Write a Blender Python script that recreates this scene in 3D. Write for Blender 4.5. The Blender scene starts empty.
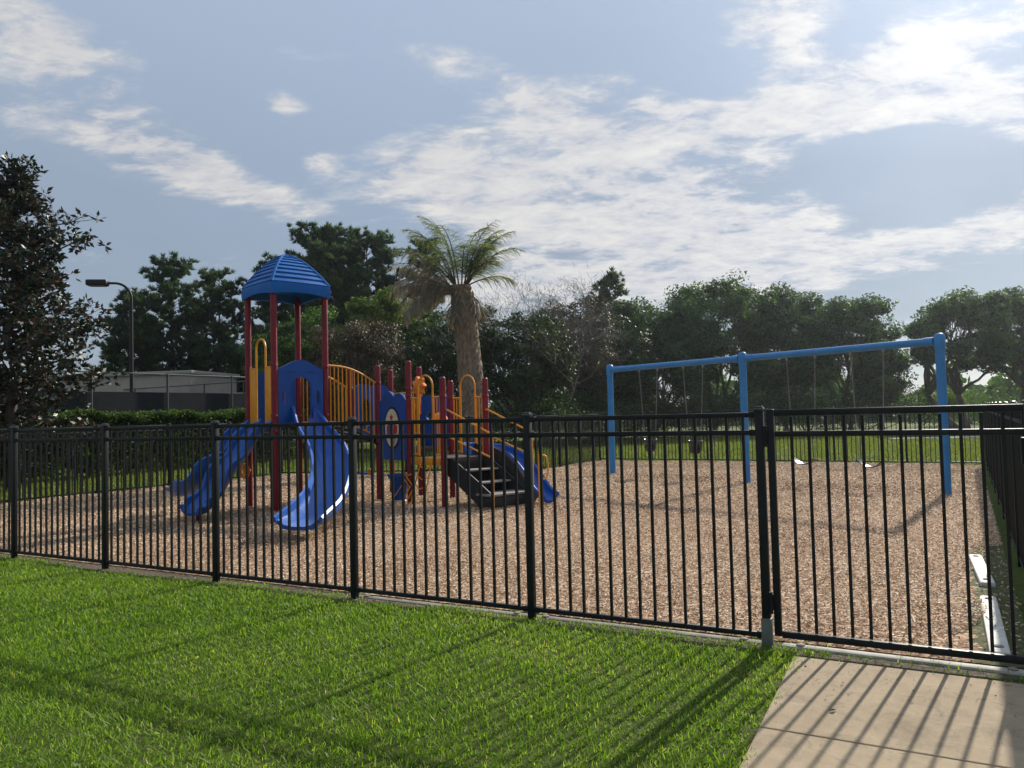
import bpy, bmesh, math, random
import numpy as np
from mathutils import Vector, Matrix

D = bpy.data
C = bpy.context.scene.collection
SC = bpy.context.scene
R = math.radians
PI = math.pi
SUN_AZ, SUN_EL = R(36.5), R(30)

# ------------------------------------------------------------------ helpers
def tag(o, label=None, cat=None, group=None, kind=None):
    if label: o['label'] = label
    if cat: o['category'] = cat
    if group: o['group'] = group
    if kind: o['kind'] = kind
    return o

def empty(name, loc, label, cat, group=None, rz=0):
    o = D.objects.new(name, None)
    C.objects.link(o)
    o.location = loc
    o.rotation_euler = (0, 0, rz)
    o.empty_display_size = .2
    return tag(o, label, cat, group)

def link(name, me, parent=None, mat=None):
    if mat is not None and not me.materials:
        me.materials.append(mat)
    o = D.objects.new(name, me)
    C.objects.link(o)
    if parent: o.parent = parent
    return o

def dup(o, parent=None, loc=None):
    c = o.copy()
    C.objects.link(c)
    c.parent = parent
    if loc is not None: c.location = loc
    return c

def dup_tree(o, parent=None):
    c = dup(o, parent)
    for ch in list(o.children):
        dup_tree(ch, c)
    return c

def wloc(o):
    v = Vector((0, 0, 0))
    while o is not None:
        v += o.location
        o = o.parent
    return v

class MB:
    """collects shapes in world coordinates, links them as one mesh object"""
    def __init__(s):
        s.v = []; s.f = []
    def add(s, vs, fs):
        n = len(s.v)
        s.v += [tuple(v) for v in vs]
        s.f += [tuple(i + n for i in f) for f in fs]
        return s
    def box(s, c, size, ax=None, bev=0.0):
        """ax: matrix whose columns are the box axes"""
        hx, hy, hz = size[0] / 2, size[1] / 2, size[2] / 2
        ax = ax or Matrix.Identity(3)
        c = Vector(c)
        if bev <= 0:
            P = [Vector((x, y, z)) for x in (-hx, hx) for y in (-hy, hy) for z in (-hz, hz)]
            F = [(0, 1, 3, 2), (4, 6, 7, 5), (0, 4, 5, 1), (2, 3, 7, 6), (0, 2, 6, 4), (1, 5, 7, 3)]
            return s.add([c + ax @ p for p in P], F)
        bm = bmesh.new()
        bmesh.ops.create_cube(bm, size=1)
        for v in bm.verts: v.co = Vector((v.co.x * size[0], v.co.y * size[1], v.co.z * size[2]))
        bmesh.ops.bevel(bm, geom=bm.edges[:], offset=bev, segments=2, profile=.5, affect='EDGES')
        s.from_bm(bm, lambda p: c + ax @ p)
        bm.free()
        return s
    def from_bm(s, bm, fn=lambda p: p):
        bm.verts.index_update()
        return s.add([fn(v.co) for v in bm.verts], [[v.index for v in f.verts] for f in bm.faces])
    def tube(s, pts, r, n=10, cap=True):
        pts = [Vector(p) for p in pts]
        rs = r if isinstance(r, (list, tuple)) else [r] * len(pts)
        V = []; F = []
        t0 = (pts[1] - pts[0]).normalized()
        ref = Vector((0, 0, 1)) if abs(t0.z) < .9 else Vector((1, 0, 0))
        a = t0.cross(ref).normalized()
        for i, p in enumerate(pts):
            if i == 0: t = pts[1] - pts[0]
            elif i == len(pts) - 1: t = pts[-1] - pts[-2]
            else: t = (pts[i + 1] - pts[i]).normalized() + (pts[i] - pts[i - 1]).normalized()
            if t.length < 1e-9: t = t0.copy()
            t.normalize()
            a = (a - t * a.dot(t))
            if a.length < 1e-6: a = t.orthogonal()
            a.normalize()
            b = t.cross(a)
            for k in range(n):
                q = 2 * PI * k / n
                V.append(p + (a * math.cos(q) + b * math.sin(q)) * rs[i])
        for i in range(len(pts) - 1):
            for k in range(n):
                k2 = (k + 1) % n
                F.append((i * n + k, i * n + k2, (i + 1) * n + k2, (i + 1) * n + k))
        if cap:
            F.append(tuple(range(n - 1, -1, -1)))
            F.append(tuple(range((len(pts) - 1) * n, len(pts) * n)))
        return s.add(V, F)
    def lathe(s, base, prof, n=14):
        """prof: list of (r, z) from bottom to top around the vertical axis at base"""
        b = Vector(base); V = []; F = []
        for r, z in prof:
            for k in range(n):
                q = 2 * PI * k / n
                V.append(b + Vector((r * math.cos(q), r * math.sin(q), z)))
        for i in range(len(prof) - 1):
            for k in range(n):
                k2 = (k + 1) % n
                F.append((i * n + k, i * n + k2, (i + 1) * n + k2, (i + 1) * n + k))
        F.append(tuple(range(n - 1, -1, -1)))
        F.append(tuple(range((len(prof) - 1) * n, len(prof) * n)))
        return s.add(V, F)
    def sweep(s, pts, sides, prof_fn):
        """prof_fn(i) -> closed list of (lateral, up); sides[i] lateral unit vector"""
        V = []; F = []; n = None
        for i, p in enumerate(pts):
            p = Vector(p)
            t = (Vector(pts[min(i + 1, len(pts) - 1)]) - Vector(pts[max(i - 1, 0)])).normalized()
            sd = Vector(sides[i]).normalized()
            up = sd.cross(t).normalized()
            pr = prof_fn(i); n = len(pr)
            V += [p + sd * a + up * b for a, b in pr]
        for i in range(len(pts) - 1):
            for k in range(n):
                k2 = (k + 1) % n
                F.append((i * n + k, i * n + k2, (i + 1) * n + k2, (i + 1) * n + k))
        h = n // 2
        for base, flip in ((0, False), ((len(pts) - 1) * n, True)):
            for k in range(h - 1):
                q = (base + k, base + k + 1, base + n - 2 - k, base + n - 1 - k)
                F.append(q if not flip else q[::-1])
        return s.add(V, F)
    def build(s, name, mat, parent=None, smooth=35):
        me = D.meshes.new(name)
        off = wloc(parent) if parent else Vector((0, 0, 0))
        me.from_pydata([(v[0] - off.x, v[1] - off.y, v[2] - off.z) for v in s.v], [], s.f)
        bm = bmesh.new(); bm.from_mesh(me)
        bmesh.ops.recalc_face_normals(bm, faces=bm.faces[:])
        bm.to_mesh(me); bm.free()
        if smooth:
            me.shade_smooth()
            me.set_sharp_from_angle(angle=R(smooth))
        me.update()
        return link(name, me, parent, mat)

def frame_matrix(xdir):
    x = Vector((xdir[0], xdir[1], 0)).normalized()
    z = Vector((0, 0, 1))
    y = z.cross(x)
    return Matrix((x, y, z)).transposed()

def panel(outer, holes, org, xdir, thick, bev=.012):
    """flat panel with holes: outlines are in (along xdir, z); returns MB"""
    bm = bmesh.new()
    es = []
    for loop in [outer] + holes:
        vs = [bm.verts.new((a, 0, b)) for a, b in loop]
        for i in range(len(vs)):
            es.append(bm.edges.new((vs[i], vs[(i + 1) % len(vs)])))
    bmesh.ops.triangle_fill(bm, use_beauty=True, use_dissolve=False, edges=es)
    geo = bmesh.ops.extrude_face_region(bm, geom=bm.faces[:])
    bmesh.ops.translate(bm, vec=(0, thick, 0), verts=[g for g in geo['geom'] if isinstance(g, bmesh.types.BMVert)])
    M = frame_matrix(xdir); o = Vector(org)
    m = MB(); m.from_bm(bm, lambda p: o + M @ (p - Vector((0, thick / 2, 0))))
    bm.free()
    return m

def quads_mesh(name, P, var=None, mat=None, parent=None, kind=None):
    """P: (n,4,3) float array of separate quads"""
    n = len(P)
    me = D.meshes.new(name)
    me.vertices.add(n * 4); me.loops.add(n * 4); me.polygons.add(n)
    me.vertices.foreach_set('co', P.astype(np.float32).reshape(-1))
    me.loops.foreach_set('vertex_index', np.arange(n * 4, dtype=np.int32))
    me.polygons.foreach_set('loop_start', np.arange(0, n * 4, 4, dtype=np.int32))
    me.polygons.foreach_set('loop_total', np.full(n, 4, dtype=np.int32))
    if var is not None:
        at = me.attributes.new('var', 'FLOAT', 'POINT')
        at.data.foreach_set('value', np.repeat(var.astype(np.float32), 4))
    me.update(calc_edges=True)
    o = link(name, me, parent, mat)
    return o

def rnd_unit(rg, n):
    v = rg.normal(size=(n, 3))
    return v / np.linalg.norm(v, axis=1, keepdims=True)

def leaves_out(c, nrm, L, W, rg, jit=.55):
    """leaf quads whose faces look outwards from their twig (nrm), with scatter"""
    nn = nrm / (np.linalg.norm(nrm, axis=1, keepdims=True) + 1e-9) + rg.normal(size=c.shape) * jit
    nn /= np.linalg.norm(nn, axis=1, keepdims=True) + 1e-9
    a = np.cross(nn, rnd_unit(rg, len(c))); a /= np.linalg.norm(a, axis=1, keepdims=True) + 1e-9
    b = np.cross(nn, a)
    L = np.broadcast_to(L, (len(c),))[:, None]; W = np.broadcast_to(W, (len(c),))[:, None]
    return np.stack([c - a * L / 2, c - a * L * .05 - b * W / 2, c + a * L / 2, c - a * L * .05 + b * W / 2], axis=1)

def rhombs(c, a, L, W, rg, bdir=None):
    """leaf shaped quads: centre c, axis a, length L, width W"""
    n = len(c)
    b = np.cross(a, rnd_unit(rg, n) if bdir is None else bdir)
    b /= np.linalg.norm(b, axis=1, keepdims=True) + 1e-9
    L = np.broadcast_to(L, (n,))[:, None]; W = np.broadcast_to(W, (n,))[:, None]
    return np.stack([c - a * L / 2, c - a * L * .05 - b * W / 2, c + a * L / 2, c - a * L * .05 + b * W / 2], axis=1)

# ------------------------------------------------------------------ materials
def newmat(name):
    m = D.materials.new(name); m.use_nodes = True
    nt = m.node_tree
    return m, nt, nt.nodes['Principled BSDF'], nt.nodes['Material Output']

def N(nt, t, **kw):
    n = nt.nodes.new(t)
    for k, v in kw.items():
        if k in n.inputs.keys() if hasattr(n.inputs, 'keys') else False: n.inputs[k].default_value = v
        else: setattr(n, k, v)
    return n

def ramp(nt, fac, stops, interp='LINEAR'):
    n = nt.nodes.new('ShaderNodeValToRGB')
    n.color_ramp.interpolation = interp
    e = n.color_ramp.elements
    while len(e) < len(stops): e.new(.5)
    for i, (p, c) in enumerate(stops):
        e[i].position = p; e[i].color = (c[0], c[1], c[2], 1)
    nt.links.new(fac, n.inputs[0])
    return n.outputs[0]

def noise(nt, vec, scale, detail=4, rough=.55, dist=0):
    n = nt.nodes.new('ShaderNodeTexNoise')
    n.inputs['Scale'].default_value = scale
    n.inputs['Detail'].default_value = detail
    n.inputs['Roughness'].default_value = rough
    n.inputs['Distortion'].default_value = dist
    if vec is not None: nt.links.new(vec, n.inputs['Vector'])
    return n.outputs['Fac']

def mth(nt, op, a, b=None, c=None, clamp=False):
    n = nt.nodes.new('ShaderNodeMath'); n.operation = op; n.use_clamp = clamp
    for i, x in enumerate((a, b, c)):
        if x is None: continue
        if isinstance(x, (int, float)): n.inputs[i].default_value = x
        else: nt.links.new(x, n.inputs[i])
    return n.outputs[0]

def mixc(nt, f, a, b, mode='MIX'):
    n = nt.nodes.new('ShaderNodeMix'); n.data_type = 'RGBA'; n.blend_type = mode
    ins = (n.inputs[0], n.inputs[6], n.inputs[7])
    for s, x in zip(ins, (f, a, b)):
        if isinstance(x, (int, float)): s.default_value = x
        elif isinstance(x, tuple): s.default_value = (x[0], x[1], x[2], 1)
        else: nt.links.new(x, s)
    return n.outputs[2]

def objco(nt):
    return nt.nodes.new('ShaderNodeTexCoord').outputs['Object']

def bump(nt, h, strength, dist, bsdf):
    b = nt.nodes.new('ShaderNodeBump')
    b.inputs['Strength'].default_value = strength
    b.inputs['Distance'].default_value = dist
    nt.links.new(h, b.inputs['Height'])
    nt.links.new(b.outputs[0], bsdf.inputs['Normal'])

def paint(name, col, rough=.4, var=.25, sc=6, spec=.5, bmp=.0, metal=0, dust=None, coat=0):
    m, nt, p, out = newmat(name)
    co = objco(nt)
    f = noise(nt, co, sc, 6, .65)
    d = tuple(c * (1 - var) for c in col); l = tuple(min(1, c * (1 + var)) for c in col)
    c = ramp(nt, f, [(.3, d), (.7, l)])
    if dust:
        f3 = noise(nt, co, sc * .45, 8, .7)
        k = ramp(nt, f3, [(.52, (0, 0, 0)), (.72, (dust[3],) * 3)])
        c = mixc(nt, k, c, tuple(dust[:3]))
    nt.links.new(c, p.inputs['Base Color'])
    f2 = noise(nt, co, sc * 4, 3)
    r = mth(nt, 'MULTIPLY_ADD', f2, .25, rough - .12)
    nt.links.new(r, p.inputs['Roughness'])
    p.inputs['Specular IOR Level'].default_value = spec
    p.inputs['Metallic'].default_value = metal
    p.inputs['Coat Weight'].default_value = coat
    if bmp: bump(nt, noise(nt, co, sc * 10, 4), bmp, .004, p)
    return m

def leafmat(name, stops, transl=.4, tcol=None, gloss=.55, spec=.12):
    """stops over the per-leaf attribute var"""
    m, nt, p, out = newmat(name)
    at = nt.nodes.new('ShaderNodeAttribute'); at.attribute_name = 'var'
    c = ramp(nt, at.outputs['Fac'], stops)
    nt.links.new(c, p.inputs['Base Color'])
    p.inputs['Roughness'].default_value = gloss
    p.inputs['Specular IOR Level'].default_value = spec
    t = nt.nodes.new('ShaderNodeBsdfTranslucent')
    tc = mixc(nt, 1.0, c, tcol or (1.6, 1.7, .7), 'MULTIPLY')
    nt.links.new(tc, t.inputs['Color'])
    mx = nt.nodes.new('ShaderNodeMixShader'); mx.inputs[0].default_value = transl
    nt.links.new(p.outputs[0], mx.inputs[1]); nt.links.new(t.outputs[0], mx.inputs[2])
    nt.links.new(mx.outputs[0], out.inputs['Surface'])
    return m

def barkmat(name, a, b, sc=8):
    m, nt, p, out = newmat(name)
    co = objco(nt)
    mp = nt.nodes.new('ShaderNodeMapping'); mp.inputs['Scale'].default_value = (1, 1, .22)
    nt.links.new(co, mp.inputs[0])
    f = noise(nt, mp.outputs[0], sc, 8, .7, .4)
    nt.links.new(ramp(nt, f, [(.35, a), (.65, b)]), p.inputs['Base Color'])
    p.inputs['Roughness'].default_value = .9
    p.inputs['Specular IOR Level'].default_value = .15
    bump(nt, f, .8, .03, p)
    return m

M = {}
M['black'] = paint('black_powder_coat', (.007, .010, .011), .5, .2, 9, .2, dust=(.05, .05, .045, .2))
M['cap'] = paint('post_cap_painted_glint', (.045, .05, .05), .22, .2, 9, .6)  # paler than the posts: glint of the lit caps put into the grey
M['post_sleeve'] = paint('weathered_post_base', (.10, .115, .10), .6, .3, 14, .3)
M['red'] = paint('maroon_post_coating', (.15, .006, .014), .4, .18, 5, .3, dust=(.19, .03, .035, .25))
M['blue'] = paint('blue_moulded_plastic', (.003, .070, .31), .40, .16, 3, .38, .12, dust=(.03, .11, .34, .5))
M['blue_panel'] = paint('deep_blue_plastic_sheet', (.004, .058, .27), .42, .14, 3, .35, .1)
M['roof'] = paint('blue_roof_plastic', (.008, .10, .35), .55, .14, 3, .18, .1, dust=(.05, .16, .40, .4))
M['roof_rib'] = paint('light_blue_roof_rib', (.03, .12, .36), .8, .12, 5, .04)  # hip ribs in a slightly lighter blue than the roof
M['yellow'] = paint('yellow_powder_coat', (.62, .25, .012), .42, .14, 6, .35, dust=(.5, .27, .06, .25))
M['orange'] = paint('orange_plastic', (.72, .20, .012), .4, .12, 6, .4)
M['deck'] = paint('brown_coated_deck', (.06, .045, .04), .65, .25, 12, .3, .2)
M['step'] = paint('black_coated_stair', (.014, .014, .016), .55, .3, 10, .35, .2)
M['tread'] = paint('grey_worn_tread', (.20, .185, .17), .6, .25, 16, .35, .2)
M['swing_blue'] = paint('mid_blue_coating', (.032, .18, .43), .46, .12, 4, .3, dust=(.08, .23, .42, .4))
M['chain'] = paint('galvanised_chain', (.24, .24, .23), .5, .2, 30, .4, metal=.4)
M['rubber'] = paint('black_rubber_seat', (.018, .018, .02), .25, .3, 20, .6)
M['cream'] = paint('cream_plastic_window', (.62, .55, .40), .4, .12, 6, .4)
M['picture_red'] = paint('red_picture_patch', (.34, .03, .03), .5, .2, 12, .3)
M['picture_violet'] = paint('violet_picture_patch', (.16, .05, .14), .5, .2, 12, .3)
M['picture_grey'] = paint('grey_picture_patch', (.30, .32, .32), .5, .2, 12, .3)
M['timber'] = paint('white_border_plastic', (.52, .50, .45), .6, .16, 9, .3, .3, dust=(.30, .26, .18, .55))
M['timber_dull'] = paint('dusty_border_plastic', (.38, .365, .32), .75, .2, 9, .2, .3, dust=(.16, .13, .09, .8))
M['timber_grey'] = paint('weathered_border_plastic', (.20, .185, .155), .8, .3, 9, .2, .3, dust=(.10, .085, .06, .9))
M['lamp_black'] = paint('dark_bronze_paint', (.010, .009, .009), .5, .2, 5, .25)
M['stucco'] = paint('pale_stucco', (.30, .275, .235), .9, .1, 2, .1, .3)
M['roofing'] = paint('light_grey_roof', (.30, .29, .275), .8, .1, 3, .2, .2)
M['screen'] = paint('dark_windscreen_mesh', (.016, .019, .022), .75, .2, 3, .2)
M['screen_low'] = paint('faded_windscreen_mesh', (.035, .04, .048), .75, .2, 3, .2)
M['galv'] = paint('dark_green_pipe', (.05, .055, .055), .5, .2, 6, .4)
M['kerb'] = paint('pale_concrete_kerb', (.5, .48, .44), .9, .15, 4, .2, .3)
M['bark'] = barkmat('oak_bark', (.05, .04, .032), (.12, .10, .08))
M['pine_bark'] = barkmat('pine_bark', (.06, .045, .035), (.16, .12, .09))
M['pale_bark'] = barkmat('pale_twig_bark', (.10, .088, .078), (.21, .19, .17))
M['palm_bark'] = barkmat('palm_fibre_trunk', (.09, .068, .05), (.25, .195, .145), 12)
M['leaf_oak'] = leafmat('oak_leaf', [(0, (.018, .042, .014)), (.5, (.038, .078, .022)), (1, (.085, .135, .032))], .42)
M['leaf_pale'] = leafmat('pale_oak_leaf', [(0, (.022, .046, .018)), (.5, (.045, .084, .030)), (1, (.09, .135, .042))], .42)
M['leaf_deep'] = leafmat('deep_oak_leaf', [(0, (.014, .036, .016)), (.5, (.030, .066, .024)), (1, (.065, .11, .034))], .38)
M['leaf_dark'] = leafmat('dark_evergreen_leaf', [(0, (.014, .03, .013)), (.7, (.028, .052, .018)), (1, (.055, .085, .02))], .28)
M['leaf_bright'] = leafmat('bright_green_leaf', [(0, (.035, .065, .014)), (.6, (.07, .115, .02)), (1, (.12, .16, .03))], .42)
M['leaf_dry'] = leafmat('dry_brown_leaf', [(0, (.045, .036, .026)), (.5, (.075, .06, .042)), (.8, (.05, .06, .024)), (1, (.13, .11, .08))], .25, (1.2, 1.1, .8))
M['leaf_mag'] = leafmat('magnolia_leaf', [(0, (.010, .020, .011)), (.5, (.026, .042, .024)), (.56, (.045, .027, .018)), (1, (.085, .048, .032))], .12, (1.4, 1.1, .6), .45, .25)
M['leaf_hedge'] = leafmat('hedge_leaf', [(0, (.018, .04, .010)), (.7, (.042, .078, .018)), (1, (.09, .125, .028))], .36)
M['needle'] = leafmat('pine_needle', [(0, (.020, .042, .022)), (.7, (.042, .075, .034)), (1, (.085, .11, .045))], .34)
M['frond_green'] = leafmat('palm_leaflet', [(0, (.06, .085, .045)), (.6, (.11, .135, .07)), (1, (.19, .19, .08))], .4, (1.5, 1.6, .7))
M['frond_dry'] = leafmat('dry_palm_leaflet', [(0, (.10, .09, .07)), (.6, (.20, .18, .145)), (1, (.32, .29, .24))], .35, (1.2, 1.1, .8))
M['twig'] = leafmat('fine_dry_twig', [(0, (.07, .062, .056)), (1, (.15, .135, .12))], .05, (1, 1, 1))
M['grass_blade'] = leafmat('lawn_blade', [(0, (.048, .105, .010)), (.3, (.105, .20, .018)), (.65, (.18, .285, .036)), (.9, (.27, .34, .085)), (1, (.46, .39, .20))], .5, (1.45, 1.5, .6), .5, .18)
M['far_blade'] = leafmat('far_lawn_blade', [(0, (.06, .095, .014)), (.5, (.125, .17, .026)), (1, (.20, .22, .055))], .4, (1.3, 1.3, .8), .6, .1)
M['chips'] = leafmat('wood_chip', [(0, (.08, .048, .03)), (.22, (.27, .17, .10)), (.5, (.51, .36, .24)), (.8, (.64, .50, .345)), (1, (.78, .67, .51))], .08, (1, .9, .8), .8, .15)

# ------------------------------------------------------------------ layout (metres; camera stands at 0,0)
FN = Vector((.879, -.477, 0)); FN.normalize()           # along the near fence, to the right
GP = Vector((1.664, 5.199, 0))                            # post between fence and gate
PA = GP - FN * 15.885                                     # far left corner
PG = GP + FN * 1.60                                     # right corner, gate closes against it
PB = Vector((-6.8, 22.6, 0)); PC = Vector((.62, 21.6, 0))
PD = Vector((2.88, 25.7, 0)); PE = Vector((12.15, 19.85, 0))
rng = np.random.default_rng(7)
random.seed(11)

# ------------------------------------------------------------------ ground
def ground():
    m, nt, p, out = newmat('lawn_ground')
    co = objco(nt)
    f1 = noise(nt, co, .35, 5, .6); f2 = noise(nt, co, 9, 5, .7); f3 = noise(nt, co, 60, 3, .7)
    c = ramp(nt, f2, [(.3, (.035, .055, .010)), (.55, (.085, .115, .022)), (.75, (.14, .165, .04))])
    c = mixc(nt, ramp(nt, f1, [(.4, (0, 0, 0)), (.7, (.5, .5, .5))]), c, (.14, .15, .05))
    c = mixc(nt, ramp(nt, f3, [(.35, (.6, .6, .6)), (.6, (0, 0, 0))]), c, (.05, .08, .015))
    # bare sandy strip along the near fence: ragged, a wear mark of the ground itself
    sx = nt.nodes.new('ShaderNodeSeparateXYZ'); nt.links.new(co, sx.inputs[0])
    nx, ny = -FN.y, FN.x
    d = mth(nt, 'ADD', mth(nt, 'MULTIPLY', sx.outputs[0], nx), mth(nt, 'MULTIPLY_ADD', sx.outputs[1], ny, -(nx * GP.x + ny * GP.y)))
    edge = mth(nt, 'MULTIPLY_ADD', noise(nt, co, 1.6, 6, .7), -.9, .28)
    k = mth(nt, 'GREATER_THAN', d, edge)
    sal = mth(nt, 'ADD', mth(nt, 'MULTIPLY', sx.outputs[0], FN.x), mth(nt, 'MULTIPLY_ADD', sx.outputs[1], FN.y, -(FN.x * GP.x + FN.y * GP.y)))
    along = mth(nt, 'MULTIPLY', mth(nt, 'LESS_THAN', d, .6), mth(nt, 'LESS_THAN', sal, 1.75))
    k = mth(nt, 'MULTIPLY', k, along)
    dirt = ramp(nt, noise(nt, co, 26, 6, .75), [(.3, (.05, .04, .03)), (.5, (.14, .115, .085)), (.7, (.27, .235, .185))])
    c = mixc(nt, k, c, dirt)
    nt.links.new(c, p.inputs['Base Color'])
    p.inputs['Roughness'].default_value = .95; p.inputs['Specular IOR Level'].default_value = .1
    bump(nt, noise(nt, co, 40, 6, .75), .9, .05, p)
    bm = bmesh.new()
    xs = [-400, -200, -80, -40, -20, -10, 0, 10, 20, 40, 80, 200, 400]
    ys = [-120, -60, -20, -5, 0, 5, 10, 20, 30, 45, 60, 90, 150, 300, 450]
    g = [[bm.verts.new((x, y, 0)) for y in ys] for x in xs]
    for i in range(len(xs) - 1):
        for j in range(len(ys) - 1):
            bm.faces.new((g[i][j], g[i + 1][j], g[i + 1][j + 1], g[i][j + 1]))
    me = D.meshes.new('ground'); bm.to_mesh(me); bm.free()
    tag(link('ground', me, None, m), kind='structure')
ground()

def inset_poly():
    n = Vector((-FN.y, FN.x, 0))
    rd = (PE - PG).normalized()
    return [PA + n * .12, PB + Vector((.05, -.1, 0)), PC + Vector((-.05, -.1, 0)), PD + Vector((0, -.15, 0)),
            PE - (rd.cross(Vector((0, 0, 1)))) * .15, PG + rd * .14 - Vector((rd.y, -rd.x, 0)) * .10, PG]
POLY = inset_poly()[:6]

def in_poly(x, y, poly):
    ins = np.zeros(len(x), bool)
    n = len(poly)
    for i in range(n):
        a = poly[i]; b = poly[(i + 1) % n]
        cond = ((a.y > y) != (b.y > y)) & (x < (b.x - a.x) * (y - a.y) / (b.y - a.y + 1e-12) + a.x)
        ins ^= cond
    return ins

def mulch():
    m, nt, p, out = newmat('mulch_bed')
    co = objco(nt)
    v = nt.nodes.new('ShaderNodeTexVoronoi'); v.inputs['Scale'].default_value = 26; v.inputs['Randomness'].default_value = 1
    mp = nt.nodes.new('ShaderNodeMapping'); mp.inputs['Scale'].default_value = (1, 1.7, 1)
    nt.links.new(co, mp.inputs[0]); nt.links.new(mp.outputs[0], v.inputs['Vector'])
    sp = nt.nodes.new('ShaderNodeSeparateColor'); nt.links.new(v.outputs['Color'], sp.inputs[0])
    c = ramp(nt, sp.outputs[0], [(0, (.08, .045, .028)), (.35, (.22, .13, .08)), (.7, (.40, .26, .165)), (1, (.58, .45, .33))])
    c = mixc(nt, ramp(nt, noise(nt, co, .5, 4), [(.45, (0, 0, 0)), (.7, (.45, .45, .45))]), c, (.26, .16, .10))
    nt.links.new(c, p.inputs['Base Color'])
    sx = nt.nodes.new('ShaderNodeSeparateXYZ'); nt.links.new(co, sx.inputs[0])
    rd = (PE - PG).normalized()
    off = mth(nt, 'ADD', mth(nt, 'MULTIPLY', sx.outputs[0], -rd.y), mth(nt, 'MULTIPLY_ADD', sx.outputs[1], rd.x, PG.x * rd.y - PG.y * rd.x))
    lim = mth(nt, 'MULTIPLY_ADD', noise(nt, co, 2.2, 6, .7), .5, .18)
    soil = ramp(nt, noise(nt, co, 18, 7, .75), [(.3, (.035, .03, .02)), (.48, (.08, .075, .04)), (.58, (.07, .10, .03)), (.7, (.20, .17, .12))])
    kk = mth(nt, 'MULTIPLY', mth(nt, 'LESS_THAN', off, lim), mth(nt, 'LESS_THAN', sx.outputs[1], 8.6))
    c = mixc(nt, kk, c, soil)
    nt.links.new(c, p.inputs['Base Color'])
    p.inputs['Roughness'].default_value = .95; p.inputs['Specular IOR Level'].default_value = .1
    bump(nt, sp.outputs[1], 1.0, .03, p)
    bm = bmesh.new()
    f = bm.faces.new([bm.verts.new((q.x, q.y, .006)) for q in POLY])
    bmesh.ops.triangulate(bm, faces=[f])
    if True:
        bmesh.ops.recalc_face_normals(bm, faces=bm.faces[:])
        for fc in bm.faces:
            if fc.normal.z < 0: fc.normal_flip()
    me = D.meshes.new('mulch_ground'); bm.to_mesh(me); bm.free()
    tag(link('mulch_ground', me, None, m), kind='structure')
    # loose chips lying on it
    n = 1500000
    x = rng.uniform(-13, 12.5, n); y = rng.uniform(4, 26, n)
    keep = in_poly(x, y, POLY)
    dist = np.hypot(x, y)
    keep &= rng.uniform(0, 1, n) < np.clip(8.0 / dist, .28, 1) ** 1.15
    rd = (PE - PG).normalized(); off = (x - PG.x) * -rd.y + (y - PG.y) * rd.x; al = (x - PG.x) * rd.x + (y - PG.y) * rd.y
    keep &= ~((al < 4.6) & (off < .42 + .10 * np.sin(al * 3.1) - .3 * np.clip(al - 3.6, 0, 1)) & (rng.uniform(0, 1, n) < .88))
    x, y = x[keep], y[keep]; n = len(x)
    big = np.clip(np.hypot(x, y) / 12, .9, 1.5)
    a = rnd_unit(rng, n); a[:, 2] *= .42; a /= np.linalg.norm(a, axis=1, keepdims=True)
    up = np.tile([0, 0, 1.], (n, 1)) + rng.normal(size=(n, 3)) * .38
    b = np.cross(a, up); b /= np.linalg.norm(b, axis=1, keepdims=True)
    L = rng.uniform(.014, .042, n) * big; W = rng.uniform(.006, .015, n) * big
    swell = .018 * np.sin(x * 1.7 + 1.3 * np.sin(y * 1.1)) * np.cos(y * 1.45 + .8 * np.sin(x)) + .018
    c = np.stack([x, y, rng.uniform(.008, .026, n) + swell], 1)
    la, wb = a * L[:, None] / 2, b * W[:, None] / 2
    P = np.stack([c - la - wb * .8, c + la * .9 - wb, c + la + wb * .7, c - la * .85 + wb], 1)
    P[:, :, 2] = np.maximum(P[:, :, 2], .004)
    darken = np.zeros(n)  # darker chips below swings, at slide exits and in a few other patches
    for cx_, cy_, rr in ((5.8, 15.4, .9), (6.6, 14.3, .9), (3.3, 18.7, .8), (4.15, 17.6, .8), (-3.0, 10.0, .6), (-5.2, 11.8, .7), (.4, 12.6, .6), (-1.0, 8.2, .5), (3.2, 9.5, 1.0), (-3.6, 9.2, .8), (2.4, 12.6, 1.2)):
        darken += np.exp(-((x - cx_) ** 2 + (y - cy_) ** 2) / (rr * rr) * (1 + .5 * np.sin(x * 7) * np.sin(y * 6)))
    vv = np.clip(rng.beta(2.0, 1.8, n) + .05 - .22 * np.minimum(darken, 1), 0, 1)
    o = quads_mesh('wood_chips', P, vv, M['chips'])
    tag(o, 'tan and brown wood chips covering the playground inside the fence', 'wood chips', kind='stuff')
mulch()

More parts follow.
